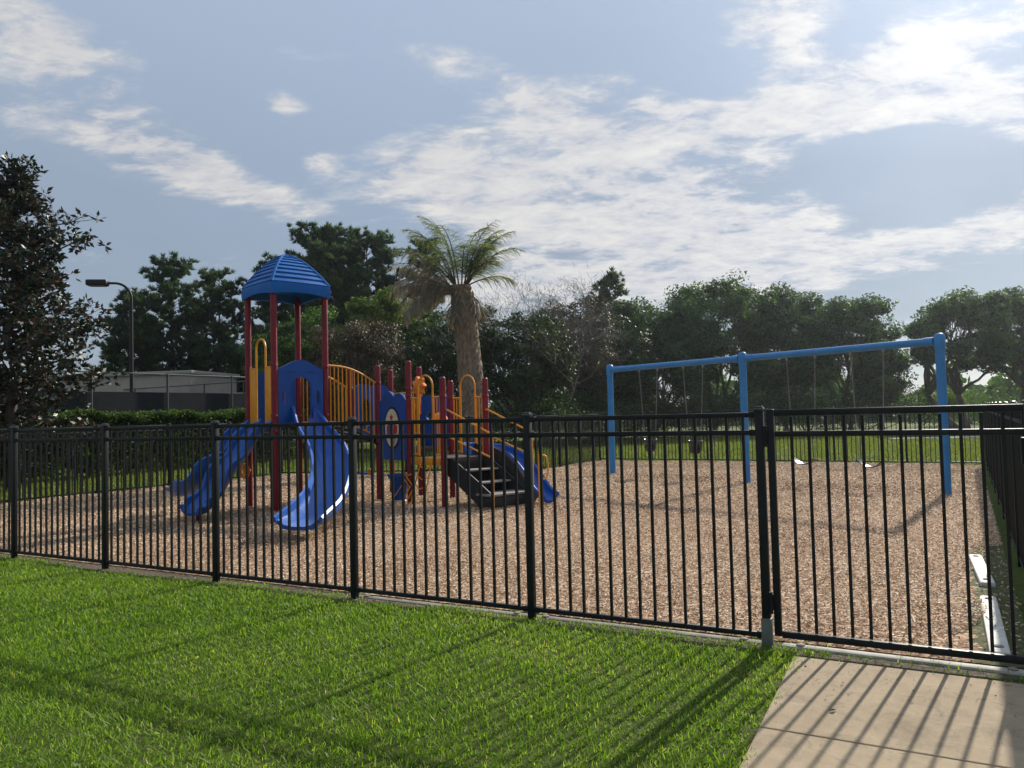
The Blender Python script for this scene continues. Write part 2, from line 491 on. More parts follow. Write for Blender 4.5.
# path in front of the gate
def path():
    m, nt, p, out = newmat('path_concrete')
    co = objco(nt)
    f = noise(nt, co, 2.2, 8, .7); g = noise(nt, co, 90, 4, .8)
    c = ramp(nt, f, [(.3, (.275, .212, .138)), (.6, (.375, .298, .20)), (.8, (.42, .345, .242))])
    c = mixc(nt, ramp(nt, g, [(.25, (.5, .5, .5)), (.42, (0, 0, 0))]), c, (.22, .18, .14))
    st = ramp(nt, noise(nt, co, 3.4, 9, .8, .6), [(.50, (0, 0, 0)), (.70, (.75, .75, .75))])
    c = mixc(nt, st, c, (.17, .14, .105))
    nt.links.new(c, p.inputs['Base Color'])
    p.inputs['Roughness'].default_value = .9; p.inputs['Specular IOR Level'].default_value = .2
    wv = nt.nodes.new('ShaderNodeTexWave'); wv.inputs['Scale'].default_value = 60; wv.inputs['Distortion'].default_value = 2.5; wv.inputs['Detail'].default_value = 3
    mpw = nt.nodes.new('ShaderNodeMapping'); mpw.inputs['Rotation'].default_value = (0, 0, R(-28)); nt.links.new(co, mpw.inputs[0]); nt.links.new(mpw.outputs[0], wv.inputs[0])
    vc = nt.nodes.new('ShaderNodeTexVoronoi'); vc.feature = 'DISTANCE_TO_EDGE'; vc.inputs['Scale'].default_value = .8
    wob = nt.nodes.new('ShaderNodeTexNoise'); wob.inputs['Scale'].default_value = 3.5; wob.inputs['Detail'].default_value = 6; nt.links.new(co, wob.inputs['Vector'])
    ad = nt.nodes.new('ShaderNodeVectorMath'); ad.operation = 'MULTIPLY_ADD'; nt.links.new(wob.outputs['Color'], ad.inputs[0]); ad.inputs[1].default_value = (.45, .45, 0); nt.links.new(co, ad.inputs[2])
    nt.links.new(ad.outputs[0], vc.inputs['Vector'])
    crack = mth(nt, 'MULTIPLY', mth(nt, 'LESS_THAN', vc.outputs['Distance'], .0035), mth(nt, 'GREATER_THAN', noise(nt, co, 1.1, 3), .52))
    c = mixc(nt, mth(nt, 'MULTIPLY', crack, .22), c, (.12, .10, .08))
    spot = ramp(nt, noise(nt, co, 22, 3, .6), [(.63, (0, 0, 0)), (.70, (.6, .6, .6))])
    c = mixc(nt, spot, c, (.20, .165, .12))
    nt.links.new(c, p.inputs['Base Color'])
    bump(nt, mth(nt, 'ADD', g, mth(nt, 'MULTIPLY', wv.outputs['Fac'], .6)), .75, .006, p)
    pd = Vector((-.465, -.885, 0))          # away from the gate
    o = GP + FN * .19 + pd * .18
    w = 3.6
    j = 1.22
    m1 = MB()
    for k in range(4):
        a, b = k * j + .006, (k + 1) * j - .006
        c0 = o + pd * ((a + b) / 2) + FN * (w / 2)
        ax = Matrix((FN, -pd, Vector((0, 0, 1)))).transposed()
        m1.box((c0.x, c0.y, -.03), (w, b - a, .09), ax, .006)
    ob = m1.build('path', m, None, 0)
    tag(ob, kind='structure')
    return o, pd
PO, PDIR = path()

# lawn blades in front of the fence
def lawn():
    n = 620000
    x = rng.uniform(-10.5, 3.2, n); y = rng.uniform(1.2, 11.2, n)
    nx, ny = -FN.y, FN.x
    d = (x - GP.x) * nx + (y - GP.y) * ny            # + is inside the playground
    jit = rng.normal(size=n) * .05
    clump = np.sin(x * 5.1 + np.sin(y * 3.7) * 2) * np.cos(y * 4.3 + np.sin(x * 2.9) * 2)
    big_ = np.sin(x * 1.9 + np.sin(y * 2.3) * 1.5) * np.cos(y * 2.1 + 1.7 * np.sin(x * 1.3))
    lim = .06 + clump * .06 + np.minimum(big_, .1) * .16 + jit
    keep = (d < lim) & (d > -6.5)
    # off the path
    pv = (x - PO.x) * FN.x + (y - PO.y) * FN.y
    pl = (x - PO.x) * PDIR.x + (y - PO.y) * PDIR.y
    keep &= ~((pv > .015 + .035 * np.sin(pl * 9) + .02 * np.sin(pl * 23) + rng.normal(size=n) * .025) & (pl > -.05 + jit))
    dist = np.hypot(x, y)
    keep &= rng.uniform(0, 1, n) < np.clip(6.5 / dist, .5, 1)
    keep &= ~((pv > .2) & (rng.uniform(0, 1, n) < .8))
    # thin out close to the fence
    keep &= (rng.uniform(0, 1, n) < np.clip((lim - d) * 11 + .25, 0, 1))
    x, y, clump, d = x[keep], y[keep], clump[keep], d[keep]; n = len(x)
    h = (rng.uniform(.013, .038, n) * (1 + .3 * clump)) * np.clip(.72 - d * 1.5, .72, 1)
    ang = rng.uniform(0, 2 * PI, n); lean = rng.uniform(.2, 1.4, n) ** 1.1
    dirx, diry = np.cos(ang), np.sin(ang)
    w = rng.uniform(.003, .0085, n) * np.clip(np.hypot(x, y) / 5, 1, 1.5)
    wide = rng.uniform(0, 1, n) < .025
    w = np.where(wide, w * 2.6, w); h = np.where(wide, h * .6, h)
    side = ang + PI / 2 + rng.normal(size=n) * .5
    sx, sy = np.cos(side) * w / 2, np.sin(side) * w / 2
    z0 = np.zeros(n)
    mx, my = x + dirx * h * lean * .9, y + diry * h * lean * .9
    P = np.stack([np.stack([x - sx, y - sy, z0], 1), np.stack([x + sx, y + sy, z0], 1),
                  np.stack([mx + sx * .25, my + sy * .25, h * .97], 1), np.stack([mx - sx * .35, my - sy * .35, h], 1)], 1)
    patch = .5 + .5 * np.sin(x * 1.3 + 2 * np.sin(y * .9)) * np.sin(y * 1.7 + np.sin(x * 1.1))
    p2 = np.sin(x * 3.3 + 1.5 * np.sin(y * 2.7)) * np.sin(y * 3.9 + 1.2 * np.sin(x * 2.2))
    dry = .20 * np.exp(-((d + .7) / .7) ** 2) * np.clip((x + 2.5) / 2, 0, 1) * (.6 + .4 * p2)
    var = np.clip(rng.beta(1.6, 2.0, n) * .9 + dry + .16 * (patch - .5) + .07 * p2 + (rng.uniform(0, 1, n) < .02) * .5, 0, 1)
    o = quads_mesh('lawn_grass', P, var, M['grass_blade'])
    tag(o, 'bright green mown lawn grass in front of the black fence', 'grass', kind='stuff')
    n2 = 260000
    x = rng.uniform(1.5, 15, n2); y = rng.uniform(1.0, 21, n2)
    rd = (PE - PG).normalized()
    keep = ((x - PG.x) * rd.y - (y - PG.y) * rd.x > .04) & (rng.uniform(0, 1, n2) < np.clip(5.5 / np.hypot(x, y), .3, 1))
    pv = (x - PO.x) * FN.x + (y - PO.y) * FN.y; pl = (x - PO.x) * PDIR.x + (y - PO.y) * PDIR.y
    keep &= ~((pl > -.05) & (pv < 3.6) & (pl < 4.9))
    x, y = x[keep], y[keep]; n2 = len(x)
    h = rng.uniform(.02, .055, n2); ang = rng.uniform(0, 2 * PI, n2); lean = rng.uniform(.2, 1.4, n2); w = rng.uniform(.004, .010, n2) * np.clip(np.hypot(x, y) / 5, 1, 2.5)
    sx, sy = np.cos(ang + 1.5) * w / 2, np.sin(ang + 1.5) * w / 2
    mx, my = x + np.cos(ang) * h * lean, y + np.sin(ang) * h * lean
    P = np.stack([np.stack([x - sx, y - sy, np.zeros(n2)], 1), np.stack([x + sx, y + sy, np.zeros(n2)], 1),
                  np.stack([mx + sx * .25, my + sy * .25, h * .97], 1), np.stack([mx - sx * .35, my - sy * .35, h], 1)], 1)
    o = quads_mesh('side_grass', P, np.clip(rng.beta(1.6, 2.0, n2) * .95, 0, 1), M['grass_blade'])
    tag(o, 'lawn grass outside the black fence on the right side', 'grass', kind='stuff')
    # coarse tufts on the lawn behind the playground and between fence and hedge
    n = 150000
    x = rng.uniform(-16, 34, n); y = rng.uniform(14, 46, n)
    keep = ~in_poly(x, y, [PA, PB, PC, PD, PE, PG]) & (((y > 19) & (x > -8.5)) | (x < -5.5))
    rd = (PE - PG).normalized(); keep &= ~(((x - PG.x) * rd.y - (y - PG.y) * rd.x > -.1) & (y < 19.5) & (x > 0))
    x, y = x[keep], y[keep]; n = len(x)
    h = rng.uniform(.05, .12, n); ang = rng.uniform(0, 2 * PI, n); w = rng.uniform(.02, .05, n)
    sx, sy = np.cos(ang) * w / 2, np.sin(ang) * w / 2
    lx, ly = rng.normal(size=n) * .05, rng.normal(size=n) * .05
    P = np.stack([np.stack([x - sx, y - sy, np.zeros(n)], 1), np.stack([x + sx, y + sy, np.zeros(n)], 1),
                  np.stack([x + lx + sx * .3, y + ly + sy * .3, h], 1), np.stack([x + lx - sx * .3, y + ly - sy * .3, h], 1)], 1)
    o = quads_mesh('far_grass', P, np.clip(rng.beta(2, 2, n), 0, .9), M['far_blade'])
    tag(o, 'sunlit grass of the lawn beyond the far playground fence', 'grass', kind='stuff')
lawn()

# ------------------------------------------------------------------ fences
PICK = {}
def unit_mesh(key, fn, mat='black'):
    if key not in PICK:
        m = MB(); fn(m)
        o = m.build(key, M[mat], None, 30)
        PICK[key] = o.data
        D.objects.remove(o)
    return PICK[key]

Z_TOP, Z_MID, Z_BOT = 1.545, 1.425, .075
def fence(label, a, b, npan, near=None, last_post=True, cap=100, skip_first=False):
    d = (b - a); L = d.length; d.normalize()
    rz = math.atan2(d.y, d.x)
    root = empty('metal_fence', (a.x, a.y, 0), label, 'fence', 'black metal fences around the playground', rz)
    pl = L / npan
    post = unit_mesh('post', lambda m: m.box((0, 0, .775), (.054, .054, 1.6), None, .004))
    capm = unit_mesh('post_cap', lambda m: m.box((0, 0, 1.583), (.066, .066, .016), None, .004).box((0, 0, 1.597), (.05, .05, .012), None, .004), 'cap')
    pick = unit_mesh('picket', lambda m: m.box((0, 0, (Z_TOP + Z_BOT) / 2), (.019, .019, Z_TOP - Z_BOT - .03)))
    sl = pl - .06
    rail = unit_mesh('rail%.4f' % sl, lambda m: m.box((0, 0, 0), (sl, .028, .034), None, .003).box((-sl / 2 + .019, 0, 0), (.036, .038, .044), None, .003).box((sl / 2 - .019, 0, 0), (.036, .038, .044), None, .003))
    rail.name = 'rail'
    for i in range(npan + (1 if last_post else 0)):
        if i == 0 and skip_first: continue
        o = link('post', post, root); o.location = (i * pl, 0, 0)
        c = link('post_cap', capm, o)
    spots = []
    for i in range(npan):
        for z in (Z_TOP, Z_MID, Z_BOT):
            o = link('rail', rail, root); o.location = (i * pl + pl / 2, 0, z)
        for k in range(1, 16):
            spots.append(i * pl + pl * k / 16)
    spots.sort(key=lambda s: (a + d * s).length)
    for s in spots[:cap]:
        o = link('picket', pick, root); o.location = (s, 0, 0)
    if len(spots) > cap:
        m = MB()
        for s in spots[cap:]:
            m.box((s, 0, (Z_TOP + Z_BOT) / 2), (.019, .019, Z_TOP - Z_BOT - .03))
        me = D.meshes.new('pickets'); me.from_pydata(m.v, [], m.f)
        o = link('pickets', me, root, M['black']); o['kind'] = 'stuff'
    return root, d

nf, _ = fence('long black metal picket fence running across the grass in front of the playground', PA, GP, 9)
fence('black picket fence running back along the right side, seen nearly edge-on beside the gate', PG, PE, 10)
fence('black picket fence on the far left between wood chips and clipped hedge', PA, PB, 6, skip_first=True)
fence('black picket fence behind the playground structure in front of the palm', PB, PC, 4)
fence('short black picket fence stepping back between playground structure and swings', PC, PD, 3, skip_first=True, last_post=False)
fence('black picket fence behind the blue swing set in front of the sunny lawn', PD, PE, 6, last_post=False)
# weathered sleeve at the foot of the gate post
lastpost = [o for o in nf.children if o.name.startswith('post') and not o.name.startswith('post_cap')][-1]
ms = MB().box((GP.x, GP.y, .09), (.066, .066, .2), frame_matrix(FN), .003)
sl = ms.build('post_sleeve', M['post_sleeve'], None, 30)
sl.parent = lastpost
sl.matrix_parent_inverse = (Matrix.Translation(nf.location) @ Matrix.Rotation(nf.rotation_euler.z, 4, 'Z') @ Matrix.Translation(lastpost.location)).inverted()

def gate():
    a = GP + FN * .050; L = 1.49
    ax = frame_matrix(FN)
    root = empty('gate', (a.x, a.y, 0), 'black metal picket gate closed across the end of the concrete path', 'gate')
    def at(s, z, off=0): 
        p = a + FN * s + Vector((-FN.y, FN.x, 0)) * off
        return Vector((p.x, p.y, z))
    for s in (.022, L - .022):
        MB().box(at(s, .83), (.045, .045, 1.5), ax, .004).build('stile', M['black'], root, 30)
    for z, h in ((1.555, .042), (1.415, .036), (.092, .042)):
        MB().box(at(L / 2, z), (L - .094, .034, h), ax, .003).build('rail', M['black'], root, 30)
    n = 12
    for k in range(1, n + 1):
        MB().box(at(.045 + (L - .09) * k / (n + 1), .824), (.019, .019, 1.41), ax).build('picket', M['black'], root, 0)
    for z in (1.40, .30):
        m = MB().box(at(-.012, z), (.03, .06, .10), ax, .006)
        m.tube([at(-.012, z - .07, -.035), at(-.012, z + .07, -.035)], .012, 8)
        h = m.build('hinge', M['black'], root)
    # spring latch at the closing side, on the inside
    MB().box(at(L - .03, 1.30, .05), (.07, .05, .16), ax, .008).tube([at(L - .03, 1.22, .05), at(L - .03, 1.48, .05)], .012, 8).build('latch', M['black'], root)
gate()

# ------------------------------------------------------------------ border timbers
def timbers():
    rd = (PE - PG).normalized(); side = Vector((-rd.y, rd.x, 0))
    specs = [
        (Vector((4.70, 7.95, 0)), Vector((4.06, 6.70, 0)), .12, .045, 'timber', 'white plastic border timber lying by the right fence, the farther of the pair'),
        (Vector((3.80, 6.28, 0)), Vector((3.00, 4.86, 0)), .12, .035, 'timber', 'white plastic border timber by the right fence, the one nearest the gate'),
    ]
    n = Vector((-FN.y, FN.x, 0))
    s = .12
    for k, (L, mt, lab) in enumerate([(1.42, 'timber_dull', 'long white border strip under the black gate at the head of the path'),
                                      (1.75, 'timber_grey', 'grey stained border strip at the fence foot just left of the gate post'),
                                      (1.75, 'timber_grey', 'dirty border strip at the fence foot, second panel from the gate post')
                                      ]):
        if k == 0: a, b = GP + FN * .08 + n * .05, GP + FN * (.08 + L) + n * .05
        else:
            a = GP - FN * (.05 + (k - 1) * 1.765) + n * .07; b = a - FN * L
        specs.append((a, b, (.08), (.010 if k else .018), mt, lab))
    for a, b, w, h, mt, lab in specs:
        d = (b - a); L = d.length
        c = (a + b) / 2
        ax = frame_matrix(d)
        m = MB().box((c.x, c.y, h / 2 - .01), (L, w, h + .02), ax, .018)
        o = m.build('border_timber', M[mt], None, 40)
        tag(o, lab, 'border timber', 'playground border timbers')
        dn = d.normalized()
        for e in (a + dn * .12, b - dn * .12):
            sp = MB().lathe((e.x, e.y, h), [(.028, -.004), (.028, .006), (.02, .010)], 10).build('spike_cap', M['timber_grey'], o)
timbers()

# dry leaf on the path
def litter():
    c = np.array([[1.61, 4.03, .032]])
    v = []
    for k in range(9):
        q = k / 8
        v.append((q * .075 - .037, .018 * math.sin(q * PI), .012 * math.sin(q * PI) + .004))
    for k in range(7, 0, -1):
        q = k / 8
        v.append((q * .075 - .037, -.018 * math.sin(q * PI), .014 * math.sin(q * PI) + .006))
    me = D.meshes.new('dry_leaf')
    me.from_pydata(v + [(x, y, z + .003) for x, y, z in v], [], [tuple(range(16)), tuple(range(31, 15, -1))] + [(i, (i + 1) % 16, 16 + (i + 1) % 16, 16 + i) for i in range(16)])
    o = link('dry_leaf', me, None, paint('dark_dry_leaf', (.035, .024, .018), .8, .3, 30, .2))
    o.location = (1.61, 4.03, .017); o.rotation_euler = (0, 0, .4); o.scale = (.6, .6, .6)
    tag(o, 'small dark dry leaf lying on the concrete path before the gate', 'leaf')
litter()

def bits():
    rg = np.random.default_rng(44)
    n = 520
    s_ = rg.uniform(-9, 1.5, n); d_ = np.where(rg.uniform(0, 1, n) < .75, -.08 + rg.normal(size=n) * .07, -rg.uniform(.2, 1.9, n))
    onp = s_ > .2
    d_ = np.where(onp, -.2 - np.abs(rg.normal(size=n)) * .55, np.minimum(d_, -.02))
    x = GP.x + FN.x * s_ - FN.y * d_; y = GP.y + FN.y * s_ + FN.x * d_
    c = np.stack([x, y, np.where(onp, .020, .012)], 1)
    a = rnd_unit(rg, n); a[:, 2] *= .12; a /= np.linalg.norm(a, axis=1, keepdims=True)
    nrm = np.tile([0, 0, 1.], (n, 1)) + rg.normal(size=(n, 3)) * .2
    b = np.cross(nrm, a); b /= np.linalg.norm(b, axis=1, keepdims=True)
    tw = rg.uniform(0, 1, n) < .4
    L = np.where(tw, rg.uniform(.03, .10, n), rg.uniform(.008, .024, n)) * .5; Wd = np.where(tw, .003, L * 1.0) * .6
    L = L[:, None]; Wd = Wd[:, None]
    P = np.stack([c - a * L, c - b * Wd, c + a * L, c + b * Wd], 1)
    o = quads_mesh('leaf_litter', P, rg.beta(1.3, 3, n), M['leaf_dry'])
    tag(o, 'scattered dry bits and twigs along the fence foot and on the path', 'leaf litter', kind='stuff')
bits()

# ------------------------------------------------------------------ playground structure
O0 = Vector((-4.12, 13.32, 0))
UU = Vector((math.cos(R(44)), math.sin(R(44)), 0)); VV = Vector((-UU.y, UU.x, 0))
def W(u, v, z=0): 
    p = O0 + UU * u + VV * v
    return Vector((p.x, p.y, z))

def playground():
    root = empty('playground_structure', W(0, 0), 'large red, blue and yellow climbing structure with roofed tower, slides and bridge', 'playground set')
    def post(u, v, h, collars):
        p = W(u, v)
        m = MB().lathe(p, [(.056, -.05), (.056, h - .06), (.05, h - .02), (.03, h)], 16)
        o = m.build('post', M['red'], root)
        for z in collars:
            MB().lathe(p + Vector((0, 0, z)), [(.058, -.03), (.066, -.024), (.066, .024), (.058, .03)], 16).build('clamp', M['red'], o)
        for z in collars:
            q = p + Vector((.05, -.05, z))
            MB().lathe(q, [(.012, -.012), (.012, .012), (.006, .016)], 8).build('bolt', M['chain'], o)
    TD = 1.5; DD, DB, DC = 1.2, 1.02, .86
    for u, v in ((0, 0), (1, 0), (0, 1), (1, 1)):
        post(u, v, 3.92, (TD - .08, TD + .18, 2.56))
    s0, s1 = 2.2, 3.2
    V0 = .1
    vD, vP, vB, vC = V0 + 1, V0, V0 - 1, V0 - 2
    post(s0, vP, 2.62, (DD - .08, 2.28)); post(s0, vD, 2.62, (DD - .08, 2.22)); post(s1, vD, 2.62, (DD - .08, 2.1)); post(s1, vP, 2.62, (DB - .06, 2.0))
    post(s0, vB, 2.64, (DB - .08, 1.98, 2.12)); post(s1, vB, 2.29, (DC - .08, 1.94)); post(s0, vC, 2.29, (DC - .08, 1.95)); post(s1, vC, 2.29, (DC - .08, 1.95))
    axu = Matrix((UU, VV, Vector((0, 0, 1)))).transposed()
    # decks
    for (u, v, z) in ((.5, .5, TD), (s0 + .5, vP + .5, DD), (s0 + .5, vB + .5, DB), (s0 + .5, vC + .5, DC)):
        c = W(u, v, z - .04)
        m = MB().box(c, (.99, .99, .08), axu, .008)
        o = m.build('deck', M['deck'], root, 30)
    # yellow edge of the low deck under the arch
    c = W(s0 - .012, vC + .5, DC - .06)
    MB().box(c, (.03, .86, .14), axu, .01).build('kick_plate', M['yellow'], root)

    # roof: square dome with stepped courses
    cx, cy = .5, .5
    A = .565; zs, ze, za = 3.80, 4.0, 4.60
    def prof(t):   # t 0 at eave, 1 at apex
        return ze + (za - ze) * (1 - (1 - t) ** 1.55)
    corners = [(-1, -1), (1, -1), (1, 1), (-1, 1)]
    roof_m = MB()
    nc = 9
    for k in range(4):
        a, b = corners[k], corners[(k + 1) % 4]
        rows = []
        for j in range(nc):
            for e, lift in ((0.0, .0), (.12, .022), (.80, .012), (.99, .0)):
                t = (j + e) / nc
                rows.append((t, lift))
        rows.append((1.0, 0))
        V = []; F = []
        nn = Vector(((a[0] + b[0]) / 2, (a[1] + b[1]) / 2, 0))
        for t, lift in rows:
            r = A * (1 - t) + .03 * t
            z = prof(t) + lift * .9
            for q in range(5):
                f = q / 4
                x = a[0] + (b[0] - a[0]) * f; y = a[1] + (b[1] - a[1]) * f
                bul = .03 * (1 - t) * math.sin(f * PI)
                V.append(W(cx + x * r + nn.x * (lift + bul), cy + y * r + nn.y * (lift + bul), z))
        for i in range(len(rows) - 1):
            for q in range(4):
                F.append((i * 5 + q, i * 5 + q + 1, i * 5 + q + 6, i * 5 + q + 5))
        roof_m.add(V, F)
    # underside
    roof_m.add([W(cx + a * (A - .05), cy + b * (A - .05), ze - .02) for a, b in corners] + [W(cx, cy, za - .1)],
               [(0, 1, 4), (1, 2, 4), (2, 3, 4), (3, 0, 4)])
    ro = roof_m.build('roof', M['roof'], root, 28)
    sk = MB()
    for k in range(4):
        a, b = corners[k], corners[(k + 1) % 4]
        V = []; F = []
        nn = Vector(((a[0] + b[0]) / 2, (a[1] + b[1]) / 2, 0))
        for r, z in ((A + .012, zs), (A + .02, ze - .03), (A + .004, ze + .012), (A - .05, ze + .0), (A - .03, zs + .012)):
            for q in range(7):
                f = q / 6
                x = a[0] + (b[0] - a[0]) * f; y = a[1] + (b[1] - a[1]) * f
                bul = .03 * math.sin(f * PI)
                V.append(W(cx + x * r + nn.x * bul, cy + y * r + nn.y * bul, z + (.05 * math.sin(f * PI) if z < ze - .1 else 0)))
        for i in range(5):
            i2 = (i + 1) % 5
            for q in range(6):
                F.append((i * 7 + q, i * 7 + q + 1, i2 * 7 + q + 1, i2 * 7 + q))
        sk.add(V, F)
    sk.build('roof_skirt', M['roof'], ro, 30)
    for a, b in corners:
        pts = []
        for j in range(11):
            t = j / 10
            r = (A + .004) * (1 - t) + .03 * t
            pts.append(W(cx + a * r, cy + b * r, prof(t) + .012))
        MB().tube(pts, .026, 8).build('hip_rib', M['roof_rib'], ro)
    MB().lathe(W(cx, cy, za - .02), [(.10, -.02), (.09, .025), (.05, .05), (.01, .055)], 16).build('roof_cap', M['roof'], ro)

    # generic pieces -------------------------------------------------------
    def arc_pts(x0, x1, z0, z1, n=14):
        """inverted U in a vertical plane: returns (x,z)"""
        r = (x1 - x0) / 2; c = (x0 + x1) / 2
        pts = [(x0, z0)]
        for k in range(n + 1):
            q = PI - PI * k / n
            pts.append((c + r * math.cos(q), z1 - r + r * math.sin(q)))
        pts.append((x1, z0))
        return pts
    def arch_gate(p, q, zd, zrail, ztop, wide=.40, solid=False, rad=.017):
        """entry arch: hoop in the middle, short barriers of bars at both sides"""
        d = q - p; L = d.length; dn = d.normalized()
        P = lambda s, z: Vector((p.x + dn.x * s, p.y + dn.y * s, z))
        s0_, s1_ = L / 2 - wide / 2, L / 2 + wide / 2
        g = MB()
        g.tube([P(x, z) for x, z in arc_pts(s0_, s1_, zd + .03, ztop)], rad, 8)
        o = g.build('entry_arch', M['yellow'], root)
        b = MB()
        for a0, a1 in ((.06, s0_), (s1_, L - .06)):
            b.tube([P(a0, zrail), P(a1, zrail)], .016, 8)
            b.tube([P(a0, zd + .06), P(a1, zd + .06)], .014, 8)
            if solid:
                c = (a0 + a1) / 2
                b.box(P(c, (zd + .04 + zrail) / 2), (a1 - a0 - .02, .03, zrail - zd - .06), frame_matrix(dn), .01)
            else:
                nb = max(2, round((a1 - a0) / .085))
                for k in range(nb):
                    x = a0 + (a1 - a0) * (k + .5) / nb
                    b.tube([P(x, zd + .06), P(x, zrail)], .011, 6)
        b.build('side_barrier', M['yellow'], o)
    def barrier(pts_top, drop, n):
        """curved barrier of vertical bars along pts_top (list of Vectors)"""
        g = MB()
        g.tube(pts_top, .019, 8)
        g.tube([p - Vector((0, 0, dz)) for p, dz in zip(pts_top, drop)], .017, 8)
        m = len(pts_top) - 1
        for k in range(n):
            f = (k + .5) / n * m; i = int(f); w = f - i
            t = pts_top[i].lerp(pts_top[i + 1], w)
            dz = drop[i] + (drop[i + 1] - drop[i]) * w
            g.tube([t, t - Vector((0, 0, dz))], .012, 6)
        return g.build('bridge_barrier', M['yellow'], root)
    # yellow arch with solid side plates on the tower's left front
    arch_gate(W(0, 0), W(0, 1), TD, 2.53, 3.05, .36, True, .019)

    # hood panel with arched opening at tower front right
    def hood(p, q, z0, zs_, zt, ow, oz, small=True):
        d = q - p; L = d.length - .13
        o = p + d.normalized() * .065
        out = [(0, z0), (L, z0), (L, zs_)]
        for k in range(1, 12):
            f = k / 12
            out.append((L - L * f, zs_ + (zt - zs_) * (math.sin(f * PI) ** 1.4)))
        out.append((0, zs_))
        c = L / 2
        hole = [(c - ow / 2, z0 + .04), (c + ow / 2, z0 + .04)]
        for k in range(11):
            q_ = PI * k / 10
            hole.append((c + ow / 2 * math.cos(q_), oz + ow / 2 * math.sin(q_)))
        holes = [hole]
        if small:
            for cc in (.10, L - .10):
                holes.append([(cc + .035 * math.cos(t * PI / 4), z0 + .52 + .13 * math.sin(t * PI / 4)) for t in range(8)])
        return panel(out, holes, (o.x, o.y, 0), d, .05)
    hp = hood(W(0, 0), W(1, 0), TD - .02, 2.50, 2.66, .40, 2.16).build('hood_panel', M['blue_panel'], root, 40)
    # raised eyebrow mouldings on the hood
    dirn = UU
    for cc in (.30, .70):
        pts = [W(cc + .11 * (k / 5 - .5) * 2 * .8, -.028, 2.44 + .022 * math.sin(k / 5 * PI)) for k in range(6)]
        MB().tube(pts, .012, 6).build('moulding', M['blue_panel'], hp)
    # back panels of tower
    p, q = W(0, 1), W(1, 1)
    d = q - p; o_ = p + d.normalized() * .065; L = d.length - .13
    out = [(0, TD), (L, TD), (L, 2.46)] + [(L - L * f / 8, 2.46 + .05 * math.sin(f / 8 * PI)) for f in range(1, 8)] + [(0, 2.46)]
    ell = lambda cx_, cz, a, b, n=16: [(cx_ + a * math.cos(2 * PI * k / n), cz + b * math.sin(2 * PI * k / n)) for k in range(n)]
    panel(out, [ell(L * .5, 2.03, .13, .2)], (o_.x, o_.y, 0), d, .05).build('back_panel', M['blue_panel'], root, 40)

    # bridge --------------------------------------------------------------
    def bridge_line(v0, v1, h0, h1, n=9):
        a, b = W(1, v0), W(s0, v1)
        top, drop = [], []
        for k in range(n):
            f = k / (n - 1)
            p_ = a.lerp(b, .05 + .9 * f)
            floor = TD + (DD - TD) * f + .06 * math.sin(f * PI)
            z = h0 + (h1 - h0) * f + .09 * math.sin(f * PI)
            top.append(Vector((p_.x, p_.y, z))); drop.append(z - floor - .05)
        return top, drop
    t_, dr = bridge_line(0, vP, 2.58, 2.28); barrier(t_, dr, 12)
    t_, dr = bridge_line(1, vD, 2.52, 2.22); barrier(t_, dr, 12)
    fl = MB(); F_, Vx = [], []
    nb = 10
    for k in range(nb):
        f0, f1 = k / nb + .006, (k + 1) / nb - .006
        f = (f0 + f1) / 2
        z = TD + (DD - TD) * f + .06 * math.sin(f * PI) - .04
        z0 = TD + (DD - TD) * f0 + .06 * math.sin(f0 * PI); z1 = TD + (DD - TD) * f1 + .06 * math.sin(f1 * PI)
        a = W(1.03 + 1.14 * f, .5 + .1 * f, z)
        tilt = math.atan2(z1 - z0, 1.14 * (f1 - f0))
        ax = Matrix((UU * math.cos(tilt) + Vector((0, 0, math.sin(tilt))), VV, -UU * math.sin(tilt) + Vector((0, 0, math.cos(tilt))))).transposed()
        fl.box(a, (1.14 * (f1 - f0), .92, .05), ax, .008)
    fl.build('bridge_floor', M['step'], root, 30)
    for vv in (.08, 1.02):
        pts = []
        for k in range(8):
            f = k / 7
            pts.append(W(1.02 + 1.16 * f, vv, TD + (DD - TD) * f + .06 * math.sin(f * PI) - .11))
        MB().tube(pts, .026, 8).build('bridge_beam', M['step'], root)

    # picture panel facing front left on the middle deck
    def cloud_top(L, zs_, zt, n=30):
        pts = []
        for k in range(n + 1):
            f = k / n
            lob = max(math.sin(PI * min(1, f / .52)) * .75 if f < .52 else 0, math.sin(PI * (f - .38) / .55) if .38 < f < .93 else 0)
            pts.append((L * (1 - f), zs_ + (zt - zs_) * max(0, lob)))
        return pts
    p, q = W(s0, vP), W(s0, vB); d = q - p; o_ = p + d.normalized() * .065; L = d.length - .13
    out = [(0, .80), (L, .80)] + [(x, z) for x, z in cloud_top(L, 1.92, 2.10)]
    pp = panel(out, [], (o_.x, o_.y, 0), d, .05).build('picture_panel', M['blue_panel'], root, 40)
    nrm = -UU
    def patch(name, mat, pts2d, off, th=.012):
        oo = o_ + nrm * (off)
        return panel(pts2d, [], (oo.x, oo.y, 0), d, th).build(name, mat, pp, 40)
    cxp = L * .5
    patch('oval_rim', M['step'], ell(cxp, 1.40, .255, .40, 28), .028)
    patch('oval_window', M['cream'], ell(cxp, 1.40, .215, .36, 28), .036)
    patch('picture_flower', M['picture_red'], [(cxp + r_ * math.cos(t_), 1.60 + r_ * math.sin(t_)) for k in range(10) for r_, t_ in [((.06 if k % 2 == 0 else .028), k * PI / 5 + PI / 2)]], .046)
    patch('picture_stem', M['picture_grey'], [(cxp - .015, 1.36), (cxp + .02, 1.36), (cxp + .015, 1.56), (cxp - .008, 1.56)], .046)
